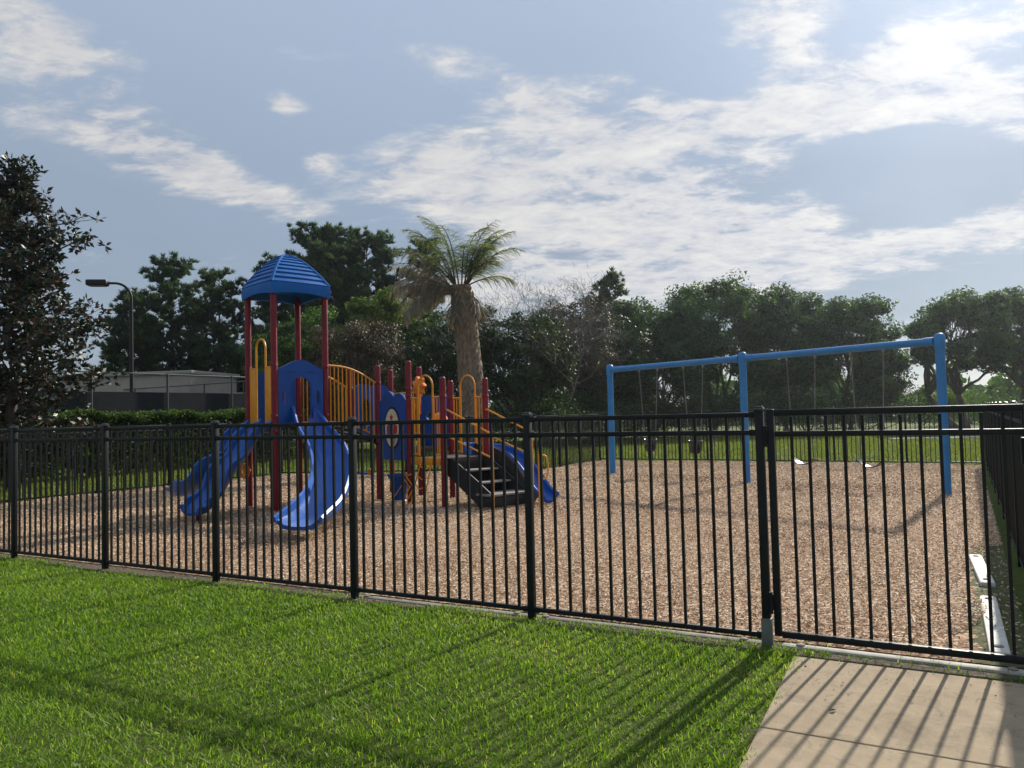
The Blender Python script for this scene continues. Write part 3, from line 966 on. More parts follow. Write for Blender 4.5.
    patch('picture_patch', M['picture_violet'], [(cxp - .14, 1.22), (cxp - .05, 1.20), (cxp - .04, 1.46), (cxp - .09, 1.5), (cxp - .15, 1.42)], .046)
    patch('picture_patch', M['picture_red'], [(cxp + .04, 1.28), (cxp + .17, 1.30), (cxp + .18, 1.44), (cxp + .08, 1.48)], .046)
    patch('picture_patch', M['picture_grey'], [(cxp + .02, 1.09), (cxp + .10, 1.1), (cxp + .15, 1.25), (cxp + .03, 1.25)], .046)
    # wavy panel with window at the back of the upper deck
    p, q = W(s0, vD), W(s1, vD); d2 = q - p; o2 = p + d2.normalized() * .065; L2 = d2.length - .13
    out = [(0, DD), (L2, DD), (L2, 2.20)] + [(L2 - L2 * k / 16, 2.20 + .10 * math.sin(k / 16 * PI) + .045 * math.sin(k / 16 * 3 * PI)) for k in range(1, 16)] + [(0, 2.20)]
    panel(out, [ell(L2 * .36, 1.72, .13, .30)], (o2.x, o2.y, 0), d2, .05).build('wave_panel', M['blue_panel'], root, 40)
    # back panels of the lower decks
    for (a, b, z0, z1) in ((W(s1, vP), W(s1, vB), DB, 2.02), (W(s1, vD), W(s1, vP), DD, 2.1)):
        d3 = b - a; o3 = a + d3.normalized() * .065; L3 = d3.length - .13
        if z1 > 2.05:
            g = MB()
            for z in (z0 + .06, z1):
                g.tube([a + d3.normalized() * .06 + Vector((0, 0, z)), b - d3.normalized() * .06 + Vector((0, 0, z))], .016, 8)
            for k in range(9):
                x = a + d3 * ((k + 1) / 10)
                g.tube([x + Vector((0, 0, z0 + .06)), x + Vector((0, 0, z1))], .011, 6)
            g.build('bar_barrier', M['yellow'], root)
        else:
            out = [(0, z0), (L3, z0), (L3, z1), (0, z1)]
            panel(out, [ell(L3 * .3, z0 + .6, .09, .09), ell(L3 * .7, z0 + .6, .09, .09)], (o3.x, o3.y, 0), d3, .05).build('back_panel', M['blue_panel'], root, 40)
    # orange flower topper on the rail between the decks
    fc = W(s1 - .34, vB + .55, 2.20)
    ax_ = Matrix((VV * -1, Vector((0, 0, 1)), UU * -1)).transposed()
    fm = MB()
    V = []; 
    n = 40
    ring = []
    for k in range(n):
        t = 2 * PI * k / n
        r_ = .17 + .028 * math.cos(7 * t)
        ring.append((r_ * math.cos(t), r_ * math.sin(t)))
    Vx = [fc + ax_ @ Vector((x, y, -.035)) for x, y in ring] + [fc + ax_ @ Vector((x, y, .035)) for x, y in ring] + [fc + ax_ @ Vector((x * .6, y * .6, .07)) for x, y in ring]
    Fx = [tuple(range(n))[::-1]] + [(k, (k + 1) % n, n + (k + 1) % n, n + k) for k in range(n)] + [(n + k, n + (k + 1) % n, 2 * n + (k + 1) % n, 2 * n + k) for k in range(n)] + [tuple(range(2 * n, 3 * n))]
    fm.add(Vx, Fx)
    fm.tube([fc, fc - Vector((0, 0, .55))], .03, 8)
    fm.build('flower_topper', M['orange'], root, 50)
    # orange dome drum on the low deck
    MB().lathe(W(s0 + .30, vC + .48, 1.50), [(.025, -.62), (.025, -.03), (.15, .0), (.15, .05), (.125, .11), (.08, .15), (.02, .165)], 20).build('play_drum', M['orange'], root)

    # arches at the low deck
    arch_gate(W(s0, vB), W(s0, vC), DC, 1.94, 2.34, .42)
    arch_gate(W(s1, vB), W(s1, vC), DC, 1.94, 2.36, .42)

    # slides --------------------------------------------------------------
    def chute(path, sides, width, wall, th=.03):
        n = 7
        def prof_(i):
            w = width(i) if callable(width) else width
            h = wall(i) if callable(wall) else wall
            inner = [(-w / 2, h), (-w / 2 + .01, h * .5), (-w / 2 + .035, .09), (-w * .32, .025), (-w * .15, .0), (w * .15, .0), (w * .32, .025), (w / 2 - .035, .09), (w / 2 - .01, h * .5), (w / 2, h)]
            outer = [(w / 2 + .03, h + .018), (w / 2 + .055, h - .01), (w / 2 + .03, h * .5), (w / 2 + .012, .06), (w * .36, -.03), (w * .15, -.05), (-w * .15, -.05), (-w * .36, -.03), (-w / 2 - .012, .06), (-w / 2 - .03, h * .5), (-w / 2 - .055, h - .01), (-w / 2 - .03, h + .018)]
            return inner + outer
        return MB().sweep(path, sides, prof_)
    def smooth_path(ctrl, n):
        """Catmull-Rom through the control points"""
        P = [Vector(c) for c in ctrl]
        P = [P[0] * 2 - P[1]] + P + [P[-1] * 2 - P[-2]]
        res = []
        segs = len(P) - 3
        for k in range(n):
            f = k / (n - 1) * segs; i = min(int(f), segs - 1); t = f - i
            a, b, c_, d_ = P[i:i + 4]
            res.append(.5 * ((2 * b) + (c_ - a) * t + (2 * a - 5 * b + 4 * c_ - d_) * t * t + (3 * b - a - 3 * c_ + d_) * t ** 3))
        return res
    def flat_sides(path):
        out = []
        for i in range(len(path)):
            t = path[min(i + 1, len(path) - 1)] - path[max(i - 1, 0)]
            t.z = 0; t.normalize()
            out.append(Vector((t.y, -t.x, 0)))
        return out
    # curved slide, front right of the tower
    n = 40
    ctrl = [W(.52, .03, TD), W(.53, -.16, TD - .03), (-3.36, 13.10, 1.26), (-3.02, 12.55, 1.0), (-2.78, 11.90, .72), (-2.68, 11.22, .47), (-2.70, 10.58, .29), (-2.82, 10.02, .21)]
    pth = smooth_path(ctrl, n); sd = flat_sides(pth)
    sd2 = []
    for i, s_ in enumerate(sd):
        f = i / (n - 1)
        bank = .26 * math.sin(max(0, min(1, (f - .15) / .7)) * PI)
        sd2.append((s_ + Vector((0, 0, -bank))).normalized())      # banked: outer wall (left) higher
    def wall1(i):
        f = i / (n - 1)
        return .21 + .13 * math.exp(-((f - .03) / .07) ** 2) - .09 * max(0, (f - .84) / .16) ** 1.3
    def wid1(i):
        f = i / (n - 1)
        return .38 + .24 * f
    sl = chute(pth, sd2, wid1, wall1).build('curved_slide', M['blue'], root, 50)
    foot = pth[-9]
    MB().tube([(foot.x, foot.y, -.02), (foot.x, foot.y, .17)], .03, 8).build('slide_foot', M['yellow'], sl)
    mid = pth[24]
    MB().tube([(mid.x, mid.y, -.02), (mid.x, mid.y, mid.z - .05)], .025, 8).build('slide_leg', M['yellow'], sl)
    # double wave slide, left front of the tower
    n = 40
    for lane, ctrl in ((0, [W(.02, .27, TD - .06), W(-.2, .27, TD - .12), W(-.48, .24, 1.04), W(-.74, .18, .78), W(-1.02, .10, .42), W(-1.30, .0, .19), W(-1.48, -.06, .16)]),
                       (1, [W(.02, .74, TD - .06), W(-.2, .74, TD - .12), W(-.48, .76, 1.06), W(-.72, .84, .84), W(-.90, 1.02, .54), W(-.98, 1.34, .37), W(-.98, 1.66, .33)])):
        pth = smooth_path(ctrl, n); sd = flat_sides(pth)
        def wall2(i):
            f = i / (n - 1)
            return .17 + .045 * math.sin(f * PI * 7 + 2.5) - .02 * f
        sl = chute(pth, sd, .42, wall2).build('wave_slide', M['blue'], root, 50)
        e = pth[-6]
        MB().tube([(e.x, e.y, -.02), (e.x, e.y, e.z - .045)], .028, 8).build('slide_foot', M['red'], sl)
    # orange steering wheel under the slide on the tower's left post
    wc = W(-.02, .93, .70); r_ = .125
    wm = MB()
    nrm_ = Vector((-.55, -.83, 0)); ta = Vector((nrm_.y, -nrm_.x, 0)); cc = wc + nrm_ * .12
    pts = [cc + ta * (r_ * math.cos(2 * PI * k / 20)) + Vector((0, 0, r_ * math.sin(2 * PI * k / 20))) for k in range(21)]
    wm.tube(pts, .022, 8, False)
    for k in range(4):
        t = 2 * PI * k / 4 + .4
        wm.tube([cc, cc + ta * (r_ * math.cos(t)) + Vector((0, 0, r_ * math.sin(t)))], .018, 6)
    wm.tube([cc, wc], .03, 8)
    wm.build('steering_wheel', M['orange'], root)

    # steps on the front right of the low deck
    ed = -VV
    P0_, P1_ = W(s0, vC), W(s1, vC)
    stair_dir = (ed * .94 + UU * .12).normalized()
    midp = (P0_ + P1_) / 2
    axs = Matrix((UU, -ed, Vector((0, 0, 1)))).transposed()
    def S(a, b, z):           # a along the deck edge (-.5..5), b out from the deck
        p_ = midp + UU * (a + .12 * b) + ed * b
        return Vector((p_.x, p_.y, z))
    tr = [(.13, .655), (.41, .45)]
    st = MB()
    for b, z in [(.0, .80)] + tr + [(.83, .25)]:
        dz = .2
        st.box(S(0, b - .015, z - .115), (.80, .025, .20), axs)
    st_o = st.build('stair', M['step'], root, 30)
    for b, z in tr:
        MB().box(S(0, b + .13, z - .015), (.80, .27, .03), axs, .008).build('tread', M['tread'], st_o)
    MB().box(S(.06, .87, .255), (1.06, .42, .04), axs, .012).build('tread', M['tread'], st_o)
    MB().box(S(.06, .87, .14), (1.02, .38, .16), axs, .012).build('stair_base', M['step'], st_o)
    for a in (-.42, .42):
        pts = [(.0, .86), (.12, .86), (.42, .66), (.70, .48), (1.02, .26), (1.02, .06), (.72, .06), (.0, .56)]
        V = [S(a - .012, b, z) for b, z in pts] + [S(a + .012, b, z) for b, z in pts]
        k = len(pts)
        MB().add(V, [tuple(range(k)), tuple(range(2 * k - 1, k - 1, -1))] + [(i, (i + 1) % k, k + (i + 1) % k, k + i) for i in range(k)]).build('stringer', M['step'], st_o, 0)
    for a in (-.47, .47):
        hr = MB()
        top0, top1 = S(a, .0, 1.66), S(a, 1.05, 1.28)
        hr.tube([S(a, .02, 1.70), S(a, .08, 1.70), S(a, 1.0, 1.31), S(a, 1.06, 1.27), S(a, 1.08, 1.20), S(a, 1.08, -.02)], .018, 8)
        hr.tube([S(a, .02, 1.26), S(a, 1.08, .88)], .016, 8)
        hr.build('handrail', M['yellow'], root)
    # curved slide on the right of the steps, black skirt on its outer side
    n = 36
    ctrl = [W(s1 - .02, vB - .52, DC), W(s1 + .16, vB - .56, DC), W(s1 + .42, vB - .82, .84), W(s1 + .43, vB - 1.22, .76), W(s1 + .37, vB - 1.66, .52), W(s1 + .28, vB - 2.08, .20), W(s1 + .23, vB - 2.34, .10)]
    pth = smooth_path(ctrl, n); sd = flat_sides(pth)
    sl = chute(pth, sd, .28, lambda i: .22 - .10 * (i / (n - 1))).build('low_slide', M['blue'], root, 50)
    sk = MB(); V = []; F = []
    for i, p_ in enumerate(pth):
        s_ = sd[i]
        q1 = p_ + s_ * .30
        zt = p_.z - .0
        fl = min(1, i / (n * .35))
        zb_ = max(-.02, zt - .62)
        for off, z in ((.235, zt + .22 - .11 * i / n), (.235 + .20 * fl, zb_), (.21 + .20 * fl, zb_), (.212, zt + .22 - .11 * i / n)):
            q1 = p_ + s_ * off
            V.append(Vector((q1.x, q1.y, z)))
    for i in range(n - 1):
        for k in range(4):
            F.append((i * 4 + k, i * 4 + (k + 1) % 4, i * 4 + 4 + (k + 1) % 4, i * 4 + 4 + k))
    F += [(0, 1, 2, 3), ((n - 1) * 4 + 3, (n - 1) * 4 + 2, (n - 1) * 4 + 1, (n - 1) * 4)]
    sk.add(V, F); sk.build('slide_skirt', M['step'], sl, 40)
    # yellow grab loop beside the low slide
    gp = Vector((.42, 13.0, 0)); gd = Vector((1, .25, 0)).normalized()
    g = MB()
    g.tube([gp + Vector((0, 0, -.02)), gp + Vector((0, 0, .92))], .018, 8)
    lp = []
    for k in range(13):
        q_ = PI / 2 - PI * k / 12
        lp.append(gp + gd * (.06 + .10 * max(0, math.cos(q_)) ** .6) + Vector((0, 0, .70 + .2 * math.sin(q_))))
    g.tube([gp + Vector((0, 0, .90))] + lp + [gp + Vector((0, 0, .50))], .016, 8)
    g.build('grab_loop', M['yellow'], root)
    # climbing ladder with bent yellow rungs under the front arch
    ld = MB()
    for off in (-.15, .15):
        a = W(s0 - .02, vC + .45 + off, DC); b = W(s0 - .20, vC + .45 + off * 1.2, .32); c_ = W(s0 - .28, vC + .45 + off * 1.2, -.02)
        ld.tube([a, a.lerp(b, .5), b, c_], .012, 8)
    for f, z in ((.2, .70), (.5, .52), (.82, .36)):
        a = W(s0 - .03 - .18 * f, vC + .45 - .17, z); b = W(s0 - .03 - .18 * f, vC + .45 + .17, z + .03)
        ld.tube([a, (a + b) / 2 + Vector((0, 0, -.05)) - UU * .04, b], .011, 8)
    ld.build('rung_ladder', M['yellow'], root)
    for off in (.42, .02):
        a = W(s0 - .12, vB - .1 + off * .3, 0)
        MB().tube([a + Vector((0, 0, .12)), a + Vector((.10, -.02, .32)), a + Vector((-.04, .05, .52)), a + Vector((.06, 0, .56))], .014, 8).build('bent_rung', M['yellow'], root)
    # blue tapered talk funnel under the picture panel
    fb = W(s0 - .05, vB + .28, 0)
    fo = MB().lathe(fb, [(.11, .06), (.125, .07), (.175, .45), (.215, .50), (.22, .54), (.19, .545), (.15, .46), (.10, .10)], 18).build('play_funnel', M['blue_panel'], root)
    pts = [fb + Vector((-.10, -.155, .10)), fb + Vector((.12, -.17, .42))]
    MB().tube(pts, .010, 6).build('strap', M['yellow'], fo)
    MB().lathe(fb, [(.12, .03), (.13, .06), (.12, .075)], 18).build('base_ring', M['cream'], fo)
    # small blue shelf with a yellow knob under the upper deck
    c = W(s0 + .1, vP + .75, .50)
    o = MB().box(c, (.16, .50, .05), axu, .02).build('play_shelf', M['blue'], root)
    MB().lathe(c + VV * -.28, [(.05, -.03), (.06, .0), (.05, .05), (.015, .09)], 12).build('knob', M['yellow'], o)
    MB().tube([W(s0 + .02, vP + .75, .5), W(s0 + .02, vP + .75, DD - .05)], .015, 6).build('hanger', M['step'], o)
playground()

# ------------------------------------------------------------------ swing set
def swings():
    S0, S1, S2 = Vector((2.52, 19.73, 0)), Vector((4.98, 16.55, 0)), Vector((7.43, 13.30, 0))
    ZB = 2.69
    root = empty('swing_set', S1, 'tall blue two-bay swing frame standing on the wood chips', 'swing set')
    for p in (S0, S1, S2):
        o = MB().lathe(p, [(.078, -.05), (.078, ZB + .02)], 18).build('post', M['swing_blue'], root)
        MB().lathe(p, [(.088, ZB - .14), (.091, ZB - .12), (.091, ZB + .08), (.075, ZB + .115), (.045, ZB + .135), (.01, ZB + .14)], 18).build('post_cap', M['swing_blue'], o)
    for a, b in ((S0, S1), (S1, S2)):
        d = (b - a).normalized()
        A_, B_ = a + d * .09 + Vector((0, 0, ZB)), b - d * .09 + Vector((0, 0, ZB))
        o = MB().tube([A_, B_], .068, 16).build('top_beam', M['swing_blue'], root)
        for e, s in ((A_, 1), (B_, -1)):
            MB().tube([e, e + d * .16 * s], .078, 16).build('beam_sleeve', M['swing_blue'], o)
    def chain_mesh(m, a, b):
        a, b = Vector(a), Vector(b)
        L = (b - a).length; n = int(L / .034); d = (b - a) / n
        dn = d.normalized(); x = dn.orthogonal().normalized(); y = dn.cross(x)
        for k in range(n):
            c = a + d * (k + .5); s = x if k % 2 else y
            e = .024
            loop = [c - dn * e, c - dn * e * .5 + s * .0095, c + dn * e * .5 + s * .0095, c + dn * e, c + dn * e * .5 - s * .0095, c - dn * e * .5 - s * .0095, c - dn * e]
            m.tube(loop, .0034, 4, False)
    def swing(a, b, kind, label, zs, zb=ZB):
        a, b = Vector((a[0], a[1], 0)), Vector((b[0], b[1], 0))
        mid = (a + b) / 2; d = (b - a).normalized(); nrm = Vector((-d.y, d.x, 0))
        r = empty(kind, (mid.x, mid.y, zs), label, 'swing', 'swings hanging from the blue frame')
        hw = .17 if kind == 'bucket_swing' else .235
        if kind == 'bucket_swing': ends = [mid - d * hw + Vector((0, 0, zs + .30)), mid + d * hw + Vector((0, 0, zs + .30))]
        else: ends = [mid - d * hw + Vector((0, 0, zs + .13)), mid + d * hw + Vector((0, 0, zs + .13))]
        for t, e in zip((a, b), ends):
            m = MB(); chain_mesh(m, t + Vector((0, 0, zb - .07)), e)
            c = m.build('chain', M['chain'], r, 0)
            h = MB().box(t + Vector((0, 0, zb - .085)), (.03, .05, .07), frame_matrix(d), .006).build('hanger', M['chain'], c)
        if kind == 'bucket_swing':
            # full bucket with two leg openings
            m = MB(); V = []; F = []
            n = 24; rows = [(0.02, .20), (.07, .18), (.15, .175), (.24, .17), (.30, .165)]
            rows = [(.0, .06), (.02, .12), (.09, .155), (.18, .165), (.26, .175), (.31, .18)]
            for z, rr in rows:
                for k in range(n):
                    q = 2 * PI * k / n
                    V.append(mid + d * (rr * math.cos(q)) + nrm * (rr * .85 * math.sin(q)) + Vector((0, 0, zs + z)))
            for i in range(len(rows) - 1):
                for k in range(n):
                    front = math.sin(2 * PI * (k + .5) / n) < -.25 and abs(math.cos(2 * PI * (k + .5) / n)) > .22
                    if front and i in (1, 2): continue
                    F.append((i * n + k, i * n + (k + 1) % n, (i + 1) * n + (k + 1) % n, (i + 1) * n + k))
            F.append(tuple(range(n))[::-1])
            o = m.add(V, F).build('bucket_seat', M['rubber'], r, 50)
            md = o.modifiers.new('thick', 'SOLIDIFY'); md.thickness = .02
        else:
            m = MB(); path = []; sides = []
            for k in range(15):
                f = k / 14 * 2 - 1
                path.append(mid + d * (hw * 1.04 * f) + Vector((0, 0, zs + .13 * f * f)))
                sides.append(nrm)
            pr = [(-.075, .008), (0, .011), (.075, .008), (.075, -.008), (0, -.011), (-.075, -.008)]
            m.sweep(path, sides, lambda i: pr)
            m.build('belt_seat', M['rubber'], r, 40)
    swing((3.14, 18.93), (3.50, 18.47), 'bucket_swing', 'black bucket swing nearer the outer left post of the blue frame', .62)
    swing((3.98, 17.85), (4.33, 17.40), 'bucket_swing', 'black bucket swing hanging next to the middle post of the blue frame', .60)
    swing((5.62, 15.69), (6.00, 15.18), 'belt_swing', 'shiny belt swing hanging just right of the middle blue post', .46)
    swing((6.44, 14.58), (6.82, 14.07), 'belt_swing', 'shiny belt swing hanging nearest the right end post of the blue frame', .46)
swings()

# ------------------------------------------------------------------ trees
def limb(m, a, b, r0, r1, rg, n=5, wob=.06, seg=7):
    a, b = Vector(a), Vector(b)
    L = (b - a).length
    pts = []; rs = []
    for k in range(n):
        f = k / (n - 1)
        w = wob * L * math.sin(f * PI)
        pts.append(a.lerp(b, f) + Vector((rg.normal() * w, rg.normal() * w, rg.normal() * w * .5)))
        rs.append(r0 + (r1 - r0) * f)
    m.tube(pts, rs, seg)
    return pts

def place_tree(root, crown_parts):
    pass

def tree_root(name, label, cat, x, y, group, rz):
    return empty(name, (x, y, 0), label, cat, group, rz)

def broadleaf(name, label, x, y, H, Rr, seed, mat, base=.22, group='trees behind the playground', leaf=.17, nclump=260, per=90, trunk_r=.2, forks=None, shape=.9, bark='bark', dens=1.0, clump_r=.42):
    rg = np.random.default_rng(seed)
    root = tree_root(name, label, 'tree', x, y, group, rg.uniform(0, 6.28))
    zc = H * (base + (1 - base) * .48); hz = H * (1 - base) * .5
    nl = 15
    lobes = []
    for k in range(nl):
        q = 2 * PI * k / nl * 3.4 + rg.uniform(-.4, .4)
        el = -0.6 + 1.55 * (k + .5) / nl
        rr = Rr * .70 * math.cos(min(1.25, abs(el))) * rg.uniform(.75, 1.12)
        lobes.append((np.array([rr * math.cos(q), rr * math.sin(q), zc + hz * .76 * math.sin(el) * rg.uniform(.85, 1.1)]), Rr * rg.uniform(.19, .36)))
    lobes.append((np.array([0, 0, zc + hz * .5]), Rr * .36))
    # clumps sit on the shells of the lobes
    cs = []; cn = []
    for i in range(nclump):
        c, r = lobes[rg.integers(len(lobes))]
        v = rg.normal(size=3); v /= np.linalg.norm(v)
        v[2] = v[2] * .85 + .15
        p = c + v * r * rg.uniform(.7, 1.05)
        cs.append(p); cn.append(v)
    cs = np.array(cs)
    cs[:, 2] = np.clip(cs[:, 2], H * base * .8, H)
    pts = []; vr = []; nr = []
    for c, cv in zip(cs, cn):
        k = max(10, int(per * rg.uniform(.5, 1.4) * dens))
        u = rnd_unit(rg, k)
        off = u * (rg.uniform(.25, 1, (k, 1)) ** .6) * np.array([1, 1, .66]) * clump_r * 1.4 * rg.uniform(.5, 1.25)
        pts.append(c + off); nr.append(u * .7 + cv * .9 + np.array([0, 0, .25])); vr.append(np.clip(rg.beta(2, 2.4, k) + rg.normal() * .2, 0, 1))
    pts = np.concatenate(pts); vr = np.concatenate(vr); nr = np.concatenate(nr)
    pts[:, 2] = np.maximum(pts[:, 2], .25)
    P = leaves_out(pts, nr, rg.uniform(.75, 1.35, len(pts)) * leaf, rg.uniform(.45, .7, len(pts)) * leaf, rg)
    o = quads_mesh('crown', P, vr, mat, root)
    # trunk with limbs
    m = MB()
    ft = H * base * 1.05
    tops = forks or [(0, 0)]
    for fx, fy in tops:
        f = Vector((fx, fy, ft))
        limb(m, (fx * .25, fy * .25, -.1), f, trunk_r * 1.25, trunk_r * .8, rg, 6, .03, 9)
        ll = sorted(lobes, key=lambda l: np.hypot(l[0][0] - fx, l[0][1] - fy))[:max(4, len(lobes) // len(tops))]
        for c, r in ll:
            p2 = limb(m, f, c, trunk_r * .55, trunk_r * .16, rg, 5, .07, 6)
            near = np.argsort(np.linalg.norm(cs - c, axis=1))[:10]
            for j in near:
                limb(m, p2[rg.integers(2, 5)], cs[j], trunk_r * .14, .012, rg, 3, .05, 4)
    m2 = m
    me = D.meshes.new('trunk'); me.from_pydata(m2.v, [], m2.f); me.shade_smooth()
    link('trunk', me, root, M[bark])
    return root

def pine(name, label, x, y, H, Rr, seed, base=.25, group='pines behind the playground', tufts=1.0, pw=.75):
    rg = np.random.default_rng(seed)
    root = tree_root(name, label, 'tree', x, y, group, 0)
    m = MB()
    lean = rg.normal(size=2) * .012 * H
    top = Vector((lean[0], lean[1], H * .97))
    tp = limb(m, (0, 0, -.1), top, .018 * H, .02, rg, 8, .008, 8)
    T = []
    z = base * H
    while z < H * .97:
        f = (z / H - base) / (1 - base)
        for k in range(rg.integers(3, 6)):
            q = rg.uniform(0, 2 * PI)
            L = Rr * (1 - f) ** pw * rg.uniform(.5, 1.1) * (.55 + .45 * min(1, f * 4 + .3)) + .25
            st = Vector((lean[0] * z / H, lean[1] * z / H, z))
            up = rg.uniform(-.05, .5) + f * .45
            en = st + Vector((math.cos(q) * L, math.sin(q) * L, L * up))
            pp = limb(m, st, en, .004 * H * (1 - f * .6), .01, rg, 4, .06, 5)
            dirv = np.array((en - st).normalized())
            nt_ = max(4, int(L * 9 * tufts))
            for t in range(nt_):
                g = rg.uniform(.35, 1.03)
                c = np.array(st.lerp(en, g)) + rg.normal(size=3) * np.array([.22, .22, .13]) * (.4 + .25 * L)
                T.append((c, dirv * .7 + np.array([0, 0, .65]) + rg.normal(size=3) * .3))
        z += H * rg.uniform(.022, .038)
    for t in range(10): T.append((np.array(top) + rg.normal(size=3) * [.14, .14, .2], np.array([0, 0, 1.])))
    C_ = np.array([t[0] for t in T]); A_ = np.array([t[1] for t in T]); A_ /= np.linalg.norm(A_, axis=1, keepdims=True)
    k = 26
    c = np.repeat(C_, k, 0); a = np.repeat(A_, k, 0) * .95 + rnd_unit(rg, len(c)) * .75
    a /= np.linalg.norm(a, axis=1, keepdims=True)
    L = rg.uniform(.28, .5, len(c))
    vr = np.clip(np.repeat(rg.beta(2, 2, len(T)), k) + rg.normal(size=len(c)) * .15, 0, 1)
    P = rhombs(c + a * L[:, None] * .45, a, L, .055, rg)
    quads_mesh('crown', P, vr, M['needle'], root)
    me = D.meshes.new('trunk'); me.from_pydata(m.v, [], m.f); me.shade_smooth()
    link('trunk', me, root, M['pine_bark'])
    return root

# magnolia by the left fence
def magnolia():
    rg = np.random.default_rng(21)
    x, y, H = -13.0, 20.0, 8.6
    root = tree_root('magnolia_tree', 'tall dark magnolia with rusty brown leaf backs at the left edge', 'tree', x, y, None, 0)
    m = MB()
    limb(m, (0, 0, -.1), (.05, .05, H * .92), .17, .03, rg, 9, .01, 9)
    ends = []
    def env(z):
        f = z / H
        if f < .12: return 2.0
        return (2.35 - 1.15 * max(0, f - .45) / .55 - .4 * math.sin(f * 9)) * (1 if f < .8 else max(.35, (1.08 - f) / .28))
    z = .5
    while z < H * .97:
        for k in range(rg.integers(3, 6)):
            q = rg.uniform(0, 2 * PI); L = env(z) * rg.uniform(.45, 1.12)
            en = Vector((L * math.cos(q), L * math.sin(q), z + L * rg.uniform(.1, .5)))
            if 4.4 < en.z < 6.3 and en.x > 1.2: en = en * .62 + Vector((0, 0, z)) * .38
            pp = limb(m, (0, 0, z), en, .035, .01, rg, 5, .08, 5)
            nn = int(4 + L * 4.3)
            for t in range(nn):
                g = rg.uniform(.25, 1.0)
                p = (Vector((0, 0, z))).lerp(en, g) + Vector(tuple(rg.normal(size=3) * np.array([.26, .26, .2]) * (.5 + .4 * L * .6)))
                ends.append(p)
                if rg.uniform() < .5 and not (4.6 < p.z < 6.2 and p.x > 1.1):
                    limb(m, pp[min(4, int(g * 4))], p, .010, .005, rg, 3, .05, 4)
        z += rg.uniform(.16, .30)
    # two reaching branches on the right side
    for (q, zz, L, rise) in ((.0, 5.7, 1.95, .9), (-.1, 3.6, 2.5, .5), (.1, 2.7, 2.4, .25)):
        en = Vector((L * math.cos(q), L * math.sin(q), zz + rise))
        limb(m, (0, 0, zz), en, .04, .012, rg, 5, .06, 5)
        for t in range(22):
            g = rg.uniform(.4, 1.02)
            ends.append(Vector((0, 0, zz)).lerp(en, g) + Vector(tuple(rg.normal(size=3) * .20)))
    E = np.array([tuple(e) for e in ends]); k = 14
    E = E[~((E[:, 2] > 4.75) & (E[:, 2] < 6.1) & (E[:, 0] > 1.25))]
    c = np.repeat(E, k, 0)
    a = rnd_unit(rg, len(c)); a[:, 2] = a[:, 2] * .7 + .15; a /= np.linalg.norm(a, axis=1, keepdims=True)
    L = rg.uniform(.13, .21, len(c))
    base_ = np.repeat(rg.uniform(0, 1, len(E)), k)
    vr = np.where(rg.uniform(0, 1, len(c)) < .14 + .22 * (base_ > .65), rg.uniform(.56, 1, len(c)), rg.uniform(0, .5, len(c)))
    P = rhombs(c + a * L[:, None] * .75 + rg.normal(size=(len(c), 3)) * .03, a, L, L * .46, rg)
    quads_mesh('crown', P, vr, M['leaf_mag'], root)
    me = D.meshes.new('trunk'); me.from_pydata(m.v, [], m.f); me.shade_smooth()
    link('trunk', me, root, M['bark'])
magnolia()

